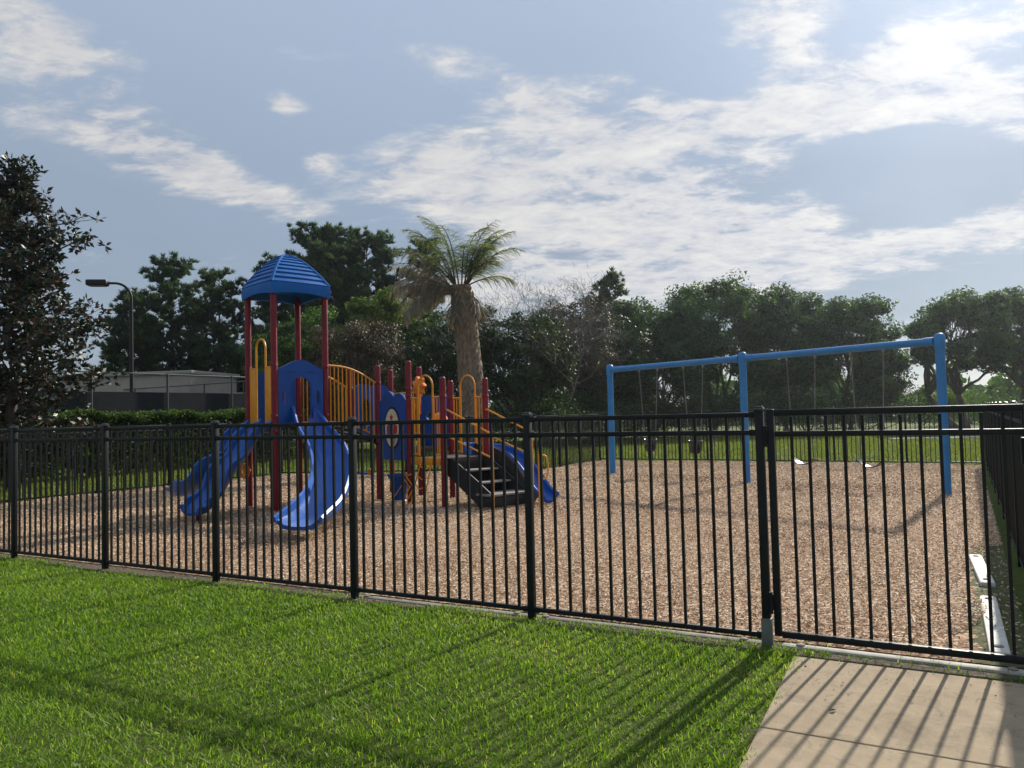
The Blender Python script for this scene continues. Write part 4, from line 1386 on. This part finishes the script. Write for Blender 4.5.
def palm():
    rg = np.random.default_rng(5)
    x, y = -1.22, 24.3
    H = 5.6
    root = tree_root('palm_tree', 'thick-trunked palm with drooping grey and green fronds behind the play structure', 'tree', x, y, None, 0)
    # trunk: old leaf bases make a rough, swelling column
    m = MB(); prof = []
    nz = 60; ns = 30
    V = []; F = []
    for i in range(nz + 1):
        z = -.1 + (H + .25) * i / nz
        f = max(0, z / H)
        r = .45 - .12 * f + (.04 * max(0, (f - .70) / .30) if f < 1 else .16)
        if f > .93: r *= max(.35, 1 - (f - .93) * 4)
        for k in range(ns):
            q = 2 * PI * k / ns
            rr = r * (1 + .05 * math.sin(k * 3.1 + i * 1.9) + .05 * rg.normal() * .6)
            V.append((rr * math.cos(q) - .32 * f * f, rr * math.sin(q), z))
    for i in range(nz):
        for k in range(ns):
            F.append((i * ns + k, i * ns + (k + 1) % ns, (i + 1) * ns + (k + 1) % ns, (i + 1) * ns + k))
    me = D.meshes.new('trunk'); me.from_pydata(V, [], F)
    link('trunk', me, root, M['palm_bark'])
    # hanging fibre strips on the trunk
    n = 900
    q = rg.uniform(0, 2 * PI, n); z = rg.uniform(.4, H, n)
    r = .43 - .12 * z / H + .05 * np.clip((z / H - .7) / .3, 0, 1)
    c = np.stack([r * np.cos(q) - .32 * (z / H) ** 2, r * np.sin(q), z], 1)
    a = np.stack([.25 * np.cos(q), .25 * np.sin(q), -np.ones(n)], 1) + rg.normal(size=(n, 3)) * .15
    a /= np.linalg.norm(a, axis=1, keepdims=True)
    quads_mesh('trunk_fibre', rhombs(c, a, rg.uniform(.12, .35, n), rg.uniform(.03, .07, n), rg), rg.uniform(0, 1, n), M['frond_dry'], root)
    # fronds
    for dry in (0, 1):
        Q = []; vr = []
        specs = []
        if not dry:
            for k in range(8):
                specs.append((rg.uniform(0, 2 * PI), rg.uniform(.75, 1.35), rg.uniform(1.4, 1.9)))
            specs += [(.05, 1.15, 2.4), (-.25, .90, 2.2), (.35, 1.3, 2.3), (2.6, 1.40, 2.6), (3.0, 1.50, 2.7), (3.3, 1.20, 2.5), (.9, 1.5, 2.5), (-.5, 1.35, 2.3), (-1.4, 1.1, 1.7), (-1.9, 1.25, 2.2), (.15, .45, 1.6), (3.1, .9, 2.3), (2.9, 1.3, 2.5)]
        else:
            for k in range(16):
                specs.append((rg.normal() * .6 + PI, rg.uniform(-.1, 1.0), rg.uniform(1.8, 2.6)))
            for k in range(4):
                specs.append((rg.uniform(0, 2 * PI), rg.uniform(-1.1, -.5), rg.uniform(.7, 1.0)))
        mm = MB()
        for az, el, L in specs:
            d = np.array([math.cos(az), math.sin(az), 0])
            n = 34
            p = np.array([d[0] * .2 - .32, d[1] * .2, H + .15 + (0 if not dry else -.25)])
            e = el; pts = [p]
            droop = rg.uniform(.9, 1.6) if not dry else rg.uniform(1.3, 2.0)
            for i in range(n):
                p = p + (d * math.cos(e) + np.array([0, 0, math.sin(e)])) * L / n
                e = max(-1.50, e - droop / n * (.15 + 2.2 * (i / n) ** 1.5))
                pts.append(p)
            pts = np.array(pts)
            mm.tube([tuple(pts[i]) for i in range(0, n + 1, 4)], [.022 * (1 - .8 * i / n) + .003 for i in range(0, n + 1, 4)], 4, False)
            side = np.array([-d[1], d[0], 0])
            for i in range(6, n + 1):
                f = i / n
                t = pts[i] - pts[i - 1]; t /= np.linalg.norm(t)
                up = np.cross(side, t); 
                ll = (.62 * math.sin(PI * (.15 + .8 * f)) + .1) * (1 if not dry else .95)
                for s in (-1, 1):
                    for rep_ in range(2):
                        dv = side * s * rg.uniform(.55, 1.0) + t * rg.uniform(.35, .9) + np.array([0, 0, -rg.uniform(.0, .6 if not dry else 1.5)])
                        dv /= np.linalg.norm(dv)
                        a0 = pts[i] + t * rg.uniform(-.03, .03)
                        lw = .013
                        mid = a0 + dv * ll * .55; dv2 = dv + np.array([0, 0, -rg.uniform(.1, .8)]); dv2 /= np.linalg.norm(dv2)
                        tip = mid + dv2 * ll * .45
                        wv = np.cross(dv, rg.normal(size=3)); wv /= np.linalg.norm(wv) + 1e-9
                        Q.append([a0 - wv * lw * .4, a0 + wv * lw * .4, mid + wv * lw * .6, mid - wv * lw * .6])
                        Q.append([mid - wv * lw * .6, mid + wv * lw * .6, tip + wv * .003, tip - wv * .003])
                        v = rg.uniform(0, .85) + (.15 if f > .7 else 0); vr += [v, v]
        o = quads_mesh('fronds', np.array(Q), np.array(vr), M['frond_dry' if dry else 'frond_green'], root)
        me = D.meshes.new('frond_stalks'); me.from_pydata(mm.v, [], mm.f)
        link('frond_stalks', me, o, M['pale_bark'] if dry else M['bark'])
palm()

def bare_tree(x, y, H, seed, label):
    rg = np.random.default_rng(seed)
    root = tree_root('bare_tree', label, 'tree', x, y, None, 0)
    m = MB(); tips = []
    def grow(p, d, L, r, lev):
        e = p + d * L
        limb(m, p, e, r, r * .6, rg, 4, .06, 5 if lev < 3 else 4)
        if lev == 5:
            tips.append((e, d)); return
        for k in range(rg.integers(2, 4)):
            nd = (d + Vector(tuple(rg.normal(size=3) * np.array([.55, .55, .35])))).normalized()
            nd.z = max(nd.z, -.1) + .12
            grow(e, nd.normalized(), L * rg.uniform(.62, .85), r * .58, lev + 1)
    for k in range(6):
        grow(Vector((0, 0, 0)), Vector((rg.normal() * .28, rg.normal() * .28, 1)).normalized(), H * .31, .07, 1)
    me = D.meshes.new('branches'); me.from_pydata(m.v, [], m.f)
    link('branches', me, root, M['pale_bark'])
    E = np.array([tuple(t[0]) for t in tips]); Dv = np.array([tuple(t[1]) for t in tips])
    k = 30
    c = np.repeat(E, k, 0) + rg.normal(size=(len(E) * k, 3)) * .32; a = np.repeat(Dv, k, 0) + rg.normal(size=(len(c), 3)) * .55
    a /= np.linalg.norm(a, axis=1, keepdims=True)
    quads_mesh('twigs', rhombs(c, a, rg.uniform(.2, .55, len(c)), .016, rg), rg.uniform(0, 1, len(c)), M['twig'], root)
bare_tree(1.5, 38, 9.0, 3, 'leafless grey-twigged tree standing right of the palm')

PG_ = 'pines behind the playground'
pine('pine_tree', 'bushy pine standing just right of the tall lamp pole', -25.6, 58, 14.0, 4.6, 31, .08, pw=.6, tufts=1.25)
pine('pine_tree', 'broad pine between the lamp pole and the play tower roof', -22.2, 58, 13.0, 4.6, 32, .08, pw=.6, tufts=1.25)
pine('pine_tree', 'shadowed pine directly left of the play tower roof', -18.6, 60, 14.2, 4.6, 33, .08, pw=.6, tufts=1.25)
pine('pine_tree', 'tallest dark pine rising behind the blue play tower roof', -14.6, 58, 16.0, 4.4, 34, .1, pw=.45, tufts=1.35)
pine('pine_tree', 'round-topped tall pine between tower roof and palm', -10.6, 58, 15.9, 4.0, 35, .12, pw=.45, tufts=1.35)
pine('pine_tree', 'lower pine filling the gap between the two tallest pines', -12.4, 55, 14.0, 3.8, 36, .1, pw=.45, tufts=1.2)
pine('pine_tree', 'pine whose top shows just left of the palm crown', -7.0, 60, 15.4, 3.2, 37, .15, pw=.45, tufts=1.2)
pine('pine_tree', 'small pine half hidden behind the magnolia', -27.0, 54, 11.0, 3.0, 38, .1)
pine('pine_tree', 'spiky pine left of the oaks above the left end of the swing frame', 6.8, 52, 10.9, 3.4, 39, .1)

G1 = 'leafy trees behind the playground'
broadleaf('leafy_tree', 'green rounded tree seen between the tower posts', -11.6, 42, 8.2, 3.2, 51, M['leaf_oak'], .12, G1)
broadleaf('leafy_tree', 'bright green tree left of the palm crown', -7.6, 46, 10.4, 3.0, 52, M['leaf_bright'], .15, G1)
broadleaf('leafy_tree', 'brownish sparse tree behind the yellow bridge barrier', -7.4, 36, 6.9, 2.6, 53, M['leaf_dry'], .10, G1, leaf=.12, dens=.9)
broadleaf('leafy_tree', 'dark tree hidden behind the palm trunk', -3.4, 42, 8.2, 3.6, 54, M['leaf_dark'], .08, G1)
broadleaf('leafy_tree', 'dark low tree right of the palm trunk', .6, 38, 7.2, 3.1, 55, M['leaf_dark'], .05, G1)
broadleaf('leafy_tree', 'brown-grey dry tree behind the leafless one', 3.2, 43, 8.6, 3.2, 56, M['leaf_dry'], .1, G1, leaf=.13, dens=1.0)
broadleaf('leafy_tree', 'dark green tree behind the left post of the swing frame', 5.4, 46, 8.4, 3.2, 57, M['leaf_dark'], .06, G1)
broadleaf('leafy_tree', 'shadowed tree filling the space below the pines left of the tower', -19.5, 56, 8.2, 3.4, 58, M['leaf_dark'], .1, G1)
broadleaf('leafy_tree', 'pale dry tree beside the left red tower post', -15.5, 52, 6.4, 2.2, 59, M['leaf_bright'], .1, G1, leaf=.12, dens=.7)
G2 = 'oaks behind the swing set'
broadleaf('oak_tree', 'wide oak over the left bay of the swing frame', 9.2, 50, 9.7, 4.2, 61, M['leaf_deep'], .03, G2, nclump=360, per=85, clump_r=.52, leaf=.21)
broadleaf('oak_tree', 'tallest oak rising behind the middle post of the swing frame', 13.6, 52, 11.9, 4.9, 62, M['leaf_oak'], .03, G2, nclump=430, per=85, clump_r=.55, leaf=.21)
broadleaf('oak_tree', 'oak over the right bay of the swing frame beside the tallest one', 18.8, 53, 11.3, 4.2, 63, M['leaf_deep'], .03, G2, nclump=410, per=85, clump_r=.53, leaf=.21)
broadleaf('oak_tree', 'rounded oak at the right end of the continuous tree row', 22.8, 52, 10.3, 3.5, 64, M['leaf_oak'], .03, G2, nclump=360, per=85, clump_r=.52, leaf=.21)
broadleaf('oak_tree', 'lower oak sloping down beside the gap of open sky', 23.9, 50, 6.6, 1.7, 65, M['leaf_oak'], .1, G2, nclump=200, leaf=.2)
broadleaf('oak_tree', 'two-stemmed oak standing alone behind the right swing post', 28.4, 48, 9.5, 3.3, 66, M['leaf_pale'], .22, G2, nclump=300, leaf=.2, forks=[(-2.2, 0), (-.5, .3)], trunk_r=.22)
broadleaf('oak_tree', 'oak with a bare thick trunk at the right edge', 32.8, 49, 9.2, 3.6, 67, M['leaf_pale'], .26, G2, nclump=290, leaf=.2, trunk_r=.34)

# undergrowth and low bushes that close the view beneath the crowns
def shrub(label, x, y, H, Rr, seed, mat, group='shrubs beneath the trees', leaf=.12, k=7000):
    rg = np.random.default_rng(seed)
    root = tree_root('shrub', label, 'shrub', x, y, group, 0)
    nl = 9
    L = [(np.array([rg.normal() * Rr * .45, rg.normal() * Rr * .3, H * rg.uniform(.3, .72)]), rg.uniform(.28, .5) * min(H, Rr)) for _ in range(nl)]
    pts = []
    for c, r in L:
        v = rnd_unit(rg, k // nl) * (r * rg.uniform(.3, 1.05, (k // nl, 1)) ** .6) * np.array([1.1, 1.1, .9])
        pts.append(c + v)
    pts = np.concatenate(pts); pts[:, 2] = np.abs(pts[:, 2]) + .03
    P = rhombs(pts, rnd_unit(rg, len(pts)), rg.uniform(.7, 1.3, len(pts)) * leaf, leaf * .55, rg)
    quads_mesh('foliage', P, np.clip(rg.beta(2, 2, len(pts)), 0, 1), mat, root)
    m = MB()
    for c, r in L[:6]:
        limb(m, (rg.normal() * .08, rg.normal() * .08, -.05), c, .035, .012, rg, 4, .06, 5)
    me = D.meshes.new('stem'); me.from_pydata(m.v, [], m.f)
    link('stem', me, root, M['bark'])
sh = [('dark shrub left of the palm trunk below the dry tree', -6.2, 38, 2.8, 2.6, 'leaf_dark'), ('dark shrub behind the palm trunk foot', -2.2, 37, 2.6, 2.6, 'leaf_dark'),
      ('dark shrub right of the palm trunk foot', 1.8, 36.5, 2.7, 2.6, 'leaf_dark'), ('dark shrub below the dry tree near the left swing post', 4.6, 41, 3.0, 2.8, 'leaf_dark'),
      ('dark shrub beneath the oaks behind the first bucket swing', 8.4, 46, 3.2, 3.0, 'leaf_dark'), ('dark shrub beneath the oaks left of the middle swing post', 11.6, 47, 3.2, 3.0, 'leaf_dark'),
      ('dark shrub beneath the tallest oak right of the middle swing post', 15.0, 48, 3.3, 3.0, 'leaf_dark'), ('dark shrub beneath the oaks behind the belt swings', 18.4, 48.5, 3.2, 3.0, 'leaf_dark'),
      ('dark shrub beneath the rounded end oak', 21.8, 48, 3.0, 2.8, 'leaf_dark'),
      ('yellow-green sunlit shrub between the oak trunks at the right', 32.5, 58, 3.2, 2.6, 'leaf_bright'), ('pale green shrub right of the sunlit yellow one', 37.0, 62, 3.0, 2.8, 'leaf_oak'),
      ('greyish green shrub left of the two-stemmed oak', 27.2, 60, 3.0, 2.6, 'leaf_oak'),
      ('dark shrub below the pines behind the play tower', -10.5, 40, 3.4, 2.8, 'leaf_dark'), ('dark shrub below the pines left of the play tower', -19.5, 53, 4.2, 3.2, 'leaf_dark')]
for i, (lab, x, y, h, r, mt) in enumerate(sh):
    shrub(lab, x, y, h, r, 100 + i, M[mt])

# far-off wood that closes the horizon
def far_wood():
    rg = np.random.default_rng(77)
    n = 90000
    az = rg.uniform(-1.0, 1.0, n)
    dist = rg.uniform(85, 120, n)
    x, y = dist * np.sin(az), dist * np.cos(az)
    hh = 4.6 + 1.6 * np.sin(az * 23) + 1.1 * np.sin(az * 51 + 1) + .8 * np.sin(az * 97 + 2)
    z = hh * rg.beta(1.5, 1.3, n)
    c = np.stack([x, y, z + .2], 1)
    P = rhombs(c, rnd_unit(rg, n), rg.uniform(.5, 1.1, n), .5, rg)
    o = quads_mesh('distant_woods', P, rg.beta(2, 2, n), M['leaf_oak'])
    tag(o, 'low far-off green woods along the horizon behind the trees', 'woods', kind='stuff')
far_wood()

# ------------------------------------------------------------------ hedge
def hedge():
    rg = np.random.default_rng(9)
    a, b = Vector((-16.9, 14.2, 0)), Vector((-8.8, 31.5, 0))
    d = b - a; L = d.length; d.normalize(); nrm = Vector((-d.y, d.x, 0))
    root = empty('hedge', a, 'long clipped green hedge between the left fence and the tennis court', 'hedge')
    H, Wd = 1.86, 1.1
    n = 150000
    s = rg.uniform(0, L, n)
    face = rg.uniform(0, 1, n)
    w = rg.uniform(-1, 1, n) * Wd / 2; z = rg.uniform(.08, 1, n) * H
    top = face < .38; fr = (face >= .38) & (face < .85)
    z = np.where(top, H + rg.normal(size=n) * .05, z); w = np.where(fr, -Wd / 2 + np.abs(rg.normal(size=n)) * .14, w)
    bulge = .06 * np.sin(s * 2.1) + .05 * np.sin(s * 5.3 + 1)
    z = z + np.where(top, bulge, 0)
    thin = (z < .4) & (rg.uniform(0, 1, n) < .45 + .3 * np.sin(s * 4.2))
    s, w, z = s[~thin], w[~thin], z[~thin]; n = len(s)
    c = np.stack([d.x * s + nrm.x * -w, d.y * s + nrm.y * -w, z], 1)
    a_ = rnd_unit(rg, n); a_[:, 2] = np.abs(a_[:, 2]) * .8 + .1; a_ /= np.linalg.norm(a_, axis=1, keepdims=True)
    P = rhombs(c, a_, rg.uniform(.06, .12, n), rg.uniform(.035, .06, n), rg)
    quads_mesh('foliage', P, rg.beta(2, 2, n), M['leaf_hedge'], root)
    m = MB()
    for k in range(int(L / .55)):
        p = d * (k * .55 + rg.uniform(-.1, .1)) + nrm * rg.normal() * .08
        for j in range(3):
            e = p + Vector((rg.normal() * .25, rg.normal() * .25, H * .7))
            limb(m, p + Vector((0, 0, -.05)), e, .025, .01, rg, 4, .05, 5)
    me = D.meshes.new('stems'); me.from_pydata(m.v, [], m.f)
    link('stems', me, root, M['bark'])
hedge()

# ------------------------------------------------------------------ tennis court fence, building and lamp
def court():
    d1 = Vector((.535, .845, 0)); a = Vector((-17.6, 26.4, 0)); H = 3.62
    d2 = Vector((-.845, .535, 0))
    root = empty('court_fence', a, 'tall dark wire fence with windscreen around the tennis court behind the hedge', 'fence')
    def run(p0, d, n, sp, name_first=True):
        for k in range(n + 1):
            p = p0 + d * (k * sp)
            MB().tube([(p.x, p.y, -.05), (p.x, p.y, H + .04)], .045, 10).build('post', M['galv'], root)
        e = p0 + d * (n * sp)
        for z in (H,):
            MB().tube([p0 + Vector((0, 0, z)), e + Vector((0, 0, z))], .032, 8).build('rail', M['galv'], root)
        ax = frame_matrix(d)
        c = (p0 + e) / 2
        n2 = Vector((-d.y, d.x, 0))
        MB().box((c.x + n2.x * .06, c.y + n2.y * .06, 1.46), (n * sp, .015, 2.84), ax).build('windscreen', M['screen'], root, 0)
    run(a, d1, 4, 3.15)
    e = a + d1 * 12.6
    run(e, d2, 5, 3.15)
    run(a, d2, 5, 3.15)
    # building beyond
    b = Vector((-26.0, 47.5, 0))
    rt = empty('pale_building', b, 'long low pale stucco building with flat roof behind the tennis court', 'building')
    MB().box((-26.0, 47.5, 2.15), (16.6, 5, 4.5), frame_matrix((.985, -.17)), .03).build('wall', M['stucco'], rt, 30)
    MB().box((-26.0, 47.5, 4.5), (16.9, 5.3, .2), frame_matrix((.985, -.17)), .03).build('roof', M['roofing'], rt, 30)
    MB().box((-15.9, 46.6, 1.55), (3.6, 4, 3.2), frame_matrix((.985, -.17)), .03).build('annex_wall', M['stucco'], rt, 30)
    MB().box((-15.85, 46.6, 3.22), (3.7, 4.2, .14), frame_matrix((.985, -.17)), .03).build('annex_roof', M['roofing'], rt, 30)
    # lamp
    p = Vector((-15.35, 31.0, 0))
    lt = empty('street_lamp', p, 'tall dark court lamp with curved arm and box head', 'lamp')
    MB().tube([(p.x, p.y, -.05), (p.x, p.y, 6.7)], [.085, .062], 12).build('pole', M['lamp_black'], lt)
    arm = []
    for k in range(11):
        q = PI / 2 * k / 10
        arm.append((p.x - .62 * (1 - math.cos(q)), p.y - .1 * (1 - math.cos(q)), 6.7 + .62 * math.sin(q)))
    arm.append((p.x - .95, p.y - .16, 7.32))
    ar = MB(); ar.tube(arm, .05, 10); ar.build('arm', M['lamp_black'], lt)
    hd = MB().box((p.x - 1.26, p.y - .2, 7.33), (.80, .42, .24), frame_matrix((1, .15)), .05)
    h = hd.build('lamp_head', M['lamp_black'], lt)
    MB().box((p.x - 1.26, p.y - .2, 7.203), (.62, .32, .02), frame_matrix((1, .15)), .006).build('lens', paint('lamp_lens', (.12, .12, .115), .3), h)
    MB().lathe(p, [(.2, -.02), (.2, .04), (.12, .09)], 12).build('base_plate', M['lamp_black'], lt)
court()

# footpath beyond the lawn
def far_path():
    pts = [(17.5, 35.6), (20, 35.2), (28, 34.9), (44, 35.4), (44, 36.3), (28, 35.7), (20, 35.8), (17.5, 36.0)]
    me = D.meshes.new('far_footpath')
    me.from_pydata([(x, y, .10) for x, y in pts] + [(x, y, -.05) for x, y in pts], [], [tuple(range(8))] + [(i, i + 8, (i + 1) % 8 + 8, (i + 1) % 8) for i in range(8)])
    tag(link('far_footpath', me, None, M['kerb']), kind='structure')
far_path()

# ------------------------------------------------------------------ hazy air
def haze():
    m = D.materials.new('haze_air'); m.use_nodes = True
    nt = m.node_tree
    nt.nodes.remove(nt.nodes['Principled BSDF'])
    v = nt.nodes.new('ShaderNodeVolumePrincipled')
    v.inputs['Color'].default_value = (.82, .91, 1, 1)
    v.inputs['Density'].default_value = .00028
    v.inputs['Anisotropy'].default_value = .72
    nt.links.new(v.outputs[0], nt.nodes['Material Output'].inputs['Volume'])
    mb = MB().box((0, 165, 8.5), (840, 600, 19))
    o = mb.build('haze', m, None, 0)
    tag(o, kind='stuff')
    tag(o, 'thin pale humid haze in the air of the park', 'haze')
haze()

# ------------------------------------------------------------------ sky, sun
def world():
    w = D.worlds.new('World'); SC.world = w; w.use_nodes = True
    nt = w.node_tree; bg = nt.nodes['Background']
    sky = nt.nodes.new('ShaderNodeTexSky'); sky.sky_type = 'NISHITA'; sky.sun_disc = False
    sky.sun_elevation = SUN_EL; sky.sun_rotation = SUN_AZ
    sky.air_density = 1.0; sky.dust_density = .35; sky.ozone_density = 1.3
    tc = nt.nodes.new('ShaderNodeTexCoord').outputs['Generated']
    sx = nt.nodes.new('ShaderNodeSeparateXYZ'); nt.links.new(tc, sx.inputs[0])
    X, Y, Z = sx.outputs
    az = mth(nt, 'MULTIPLY', mth(nt, 'ARCTAN2', X, Y), 180 / PI)
    el = mth(nt, 'MULTIPLY', mth(nt, 'ARCSINE', Z), 180 / PI)
    # flat cloud layer overhead
    zz = mth(nt, 'ADD', mth(nt, 'MAXIMUM', Z, 0.0), .19)
    cb = nt.nodes.new('ShaderNodeCombineXYZ')
    nt.links.new(mth(nt, 'DIVIDE', X, zz), cb.inputs[0]); nt.links.new(mth(nt, 'DIVIDE', Y, zz), cb.inputs[1])
    def layer(scale, rot, stretch, detail, rough, dist, loc=(0, 0, 0)):
        mp = nt.nodes.new('ShaderNodeMapping')
        mp.inputs['Rotation'].default_value = (0, 0, R(rot)); mp.inputs['Scale'].default_value = (scale, scale * stretch, 1); mp.inputs['Location'].default_value = loc
        nt.links.new(cb.outputs[0], mp.inputs[0])
        return noise(nt, mp.outputs[0], 1.0, detail, rough, dist)
    n1 = layer(1.9, 25, 1.6, 9, .62, .5, (3.1, 1.7, 0))
    n2 = layer(5.8, 48, 1.7, 8, .62, .4, (7.7, 4.2, 0))
    n3 = layer(.8, 10, 1.2, 5, .55, .3, (1.2, 9.3, 0))
    blobs = [  # azimuth, elevation, half width, half height, tilt, weight
        (-27.5, 21.0, 8, 1.7, -32, .50), (-26.5, 18.3, 10, 1.9, -15, .58), (-22.6, 18.4, 2.2, 1.3, 0, .35), (-20, 16.3, 6, .9, -14, .45),
        (-16.6, 22.1, 1.6, 1.0, -30, .75), (-13.3, 18.0, 1.4, .9, 0, .6), (-4.6, 19.0, 4.6, 2.0, 8, .62), (-8.5, 17.3, 2.4, 1.2, 12, .55),
        (-1.0, 15.8, 4.0, 2.4, 0, .75), (5.5, 20.5, 6, 1.0, -28, .55), (9.5, 21, 4.5, 2.4, -15, .75), (13, 16.0, 13, 5.0, 0, 1.05), (24, 19.6, 11, 1.5, -5, 1.05),
        (20.6, 25.2, 4.2, 3.2, 0, .9), (29.3, 22.4, 4.8, 1.5, 8, 1.0), (34, 18.6, 5, 3.0, 0, .95), (30, 10.8, 10, 1.1, 11, .8),
        (16, 11.5, 9, 2.4, 4, .85), (6, 9.0, 10, 1.6, 0, .75), (38, 12, 6, 2, 10, .6), (25, 9.3, 6, .8, 5, .4), (-2, 10, 4, 2, 0, .6), (-31, 24, 7, 2.5, -10, .38), (2, 23, 9, 2.5, -20, .34), (-14, 26, 9, 2.0, 5, .28), (-24, 11, 7, .7, 3, .35),
        (26.8, 17.0, 5.5, 1.6, -4, -1.1), (29, 13.6, 6.0, 1.5, 6, -1.1), (34, 20.3, 1.6, .9, 0, -.6), (19.5, 15.6, 3.0, 1.0, 10, -.4), (14.5, 22.8, 5, 1.4, -8, -.5), (24, 24.5, 2.4, 2.2, 0, -.35)]
    S = None
    for a0, e0, ra, rb, tl, wt in blobs:
        da = mth(nt, 'SUBTRACT', az, a0); de = mth(nt, 'SUBTRACT', el, e0)
        c, s = math.cos(R(tl)), math.sin(R(tl))
        p = mth(nt, 'ADD', mth(nt, 'MULTIPLY', da, c / ra), mth(nt, 'MULTIPLY', de, s / ra))
        q = mth(nt, 'ADD', mth(nt, 'MULTIPLY', da, -s / rb), mth(nt, 'MULTIPLY', de, c / rb))
        r2 = mth(nt, 'ADD', mth(nt, 'MULTIPLY', p, p), mth(nt, 'MULTIPLY', q, q))
        g = mth(nt, 'MULTIPLY', mth(nt, 'POWER', 2.0, mth(nt, 'MULTIPLY', r2, -1.1)), wt)
        S = g if S is None else mth(nt, 'ADD', S, g)
    S = mth(nt, 'MINIMUM', S, 1.15)
    # elsewhere in the sky the same kind of broken cloud
    out_ = mth(nt, 'SMOOTH_MAX', mth(nt, 'SUBTRACT', mth(nt, 'ABSOLUTE', az), 40), 0, 1)
    S = mth(nt, 'ADD', S, mth(nt, 'MULTIPLY', mth(nt, 'MINIMUM', mth(nt, 'MULTIPLY', out_, .05), 1), .45))
    n4 = layer(17.0, 55, 1.4, 6, .65, .6, (2.2, 8.8, 0))
    det = mth(nt, 'ADD', mth(nt, 'MULTIPLY', mth(nt, 'SUBTRACT', n1, .5), 1.9), mth(nt, 'MULTIPLY', mth(nt, 'SUBTRACT', n2, .5), 1.65))
    det = mth(nt, 'ADD', det, mth(nt, 'MULTIPLY', mth(nt, 'SUBTRACT', n4, .5), .5))
    dens = mth(nt, 'ADD', mth(nt, 'MULTIPLY', S, .70), mth(nt, 'MULTIPLY', det, mth(nt, 'MULTIPLY_ADD', S, .75, .34)))
    mr = nt.nodes.new('ShaderNodeMapRange'); mr.interpolation_type = 'SMOOTHSTEP'
    mr.inputs['From Min'].default_value = .20; mr.inputs['From Max'].default_value = .68
    nt.links.new(dens, mr.inputs['Value'])
    cov = mr.outputs[0]
    # closeness to the sun brightens the clouds
    sv = (math.sin(SUN_AZ) * math.cos(SUN_EL), math.cos(SUN_AZ) * math.cos(SUN_EL), math.sin(SUN_EL))
    dp = nt.nodes.new('ShaderNodeVectorMath'); dp.operation = 'DOT_PRODUCT'; dp.inputs[1].default_value = sv
    nt.links.new(tc, dp.inputs[0])
    near = mth(nt, 'POWER', mth(nt, 'MAXIMUM', dp.outputs['Value'], 0), 5)
    nearer = mth(nt, 'POWER', mth(nt, 'MAXIMUM', dp.outputs['Value'], 0), 40)
    br = mth(nt, 'ADD', mth(nt, 'MULTIPLY_ADD', near, .8, 3.1), mth(nt, 'MULTIPLY', nearer, 1.4))
    shade = ramp(nt, mth(nt, 'ADD', mth(nt, 'ADD', mth(nt, 'MULTIPLY', n1, .30), mth(nt, 'MULTIPLY', n2, .45)), mth(nt, 'MULTIPLY', n4, .28)), [(.40, (.64, .70, .84)), (.53, (.92, .93, .96)), (.62, (1.06, 1.05, 1.03))])
    cl = nt.nodes.new('ShaderNodeVectorMath'); cl.operation = 'SCALE'
    nt.links.new(shade, cl.inputs[0]); nt.links.new(br, cl.inputs['Scale'])
    # thin high veil
    veil = mth(nt, 'MULTIPLY_ADD', n3, .18, .82, True)
    vb = mth(nt, 'ADD', mth(nt, 'MULTIPLY_ADD', near, .10, 1.48), mth(nt, 'MULTIPLY', mth(nt, 'MAXIMUM', mth(nt, 'SUBTRACT', el, 12), 0), .040))
    vb = mth(nt, 'ADD', vb, mth(nt, 'MULTIPLY', nearer, .9))
    vl = nt.nodes.new('ShaderNodeVectorMath'); vl.operation = 'SCALE'; vl.inputs[0].default_value = (.86, 1.04, 1.31)
    nt.links.new(vb, vl.inputs['Scale'])
    c = mixc(nt, veil, sky.outputs[0], vl.outputs[0])
    c = mixc(nt, cov, c, cl.outputs[0])
    nt.links.new(c, bg.inputs['Color'])
    bg.inputs['Strength'].default_value = .095
    sun = D.lights.new('sun', 'SUN'); sun.energy = 3.4; sun.angle = R(.9); sun.color = (1, .93, .82)
    so = D.objects.new('sun', sun); C.objects.link(so)
    so.rotation_euler = Vector(sv).to_track_quat('Z', 'Y').to_euler()
    so.location = (10, 10, 30)
world()

# ------------------------------------------------------------------ camera and render settings
cam = D.cameras.new('camera'); co = D.objects.new('camera', cam); C.objects.link(co)
cam.sensor_width = 36; cam.lens = 769 / 1024 * 36
cam.clip_start = .05; cam.clip_end = 2000
co.matrix_world = Matrix.Translation((0, 0, 1.58)) @ Matrix.Rotation(R(92.35), 4, 'X') @ Matrix.Rotation(R(-1.4), 4, 'Z')
SC.camera = co
SC.view_settings.view_transform = 'Standard'; SC.view_settings.look = 'None'
SC.view_settings.exposure = 1.17; SC.view_settings.gamma = 1
SC.render.engine = 'CYCLES'
SC.cycles.use_denoising = True
SC.cycles.max_bounces = 6; SC.cycles.diffuse_bounces = 3; SC.cycles.transmission_bounces = 4
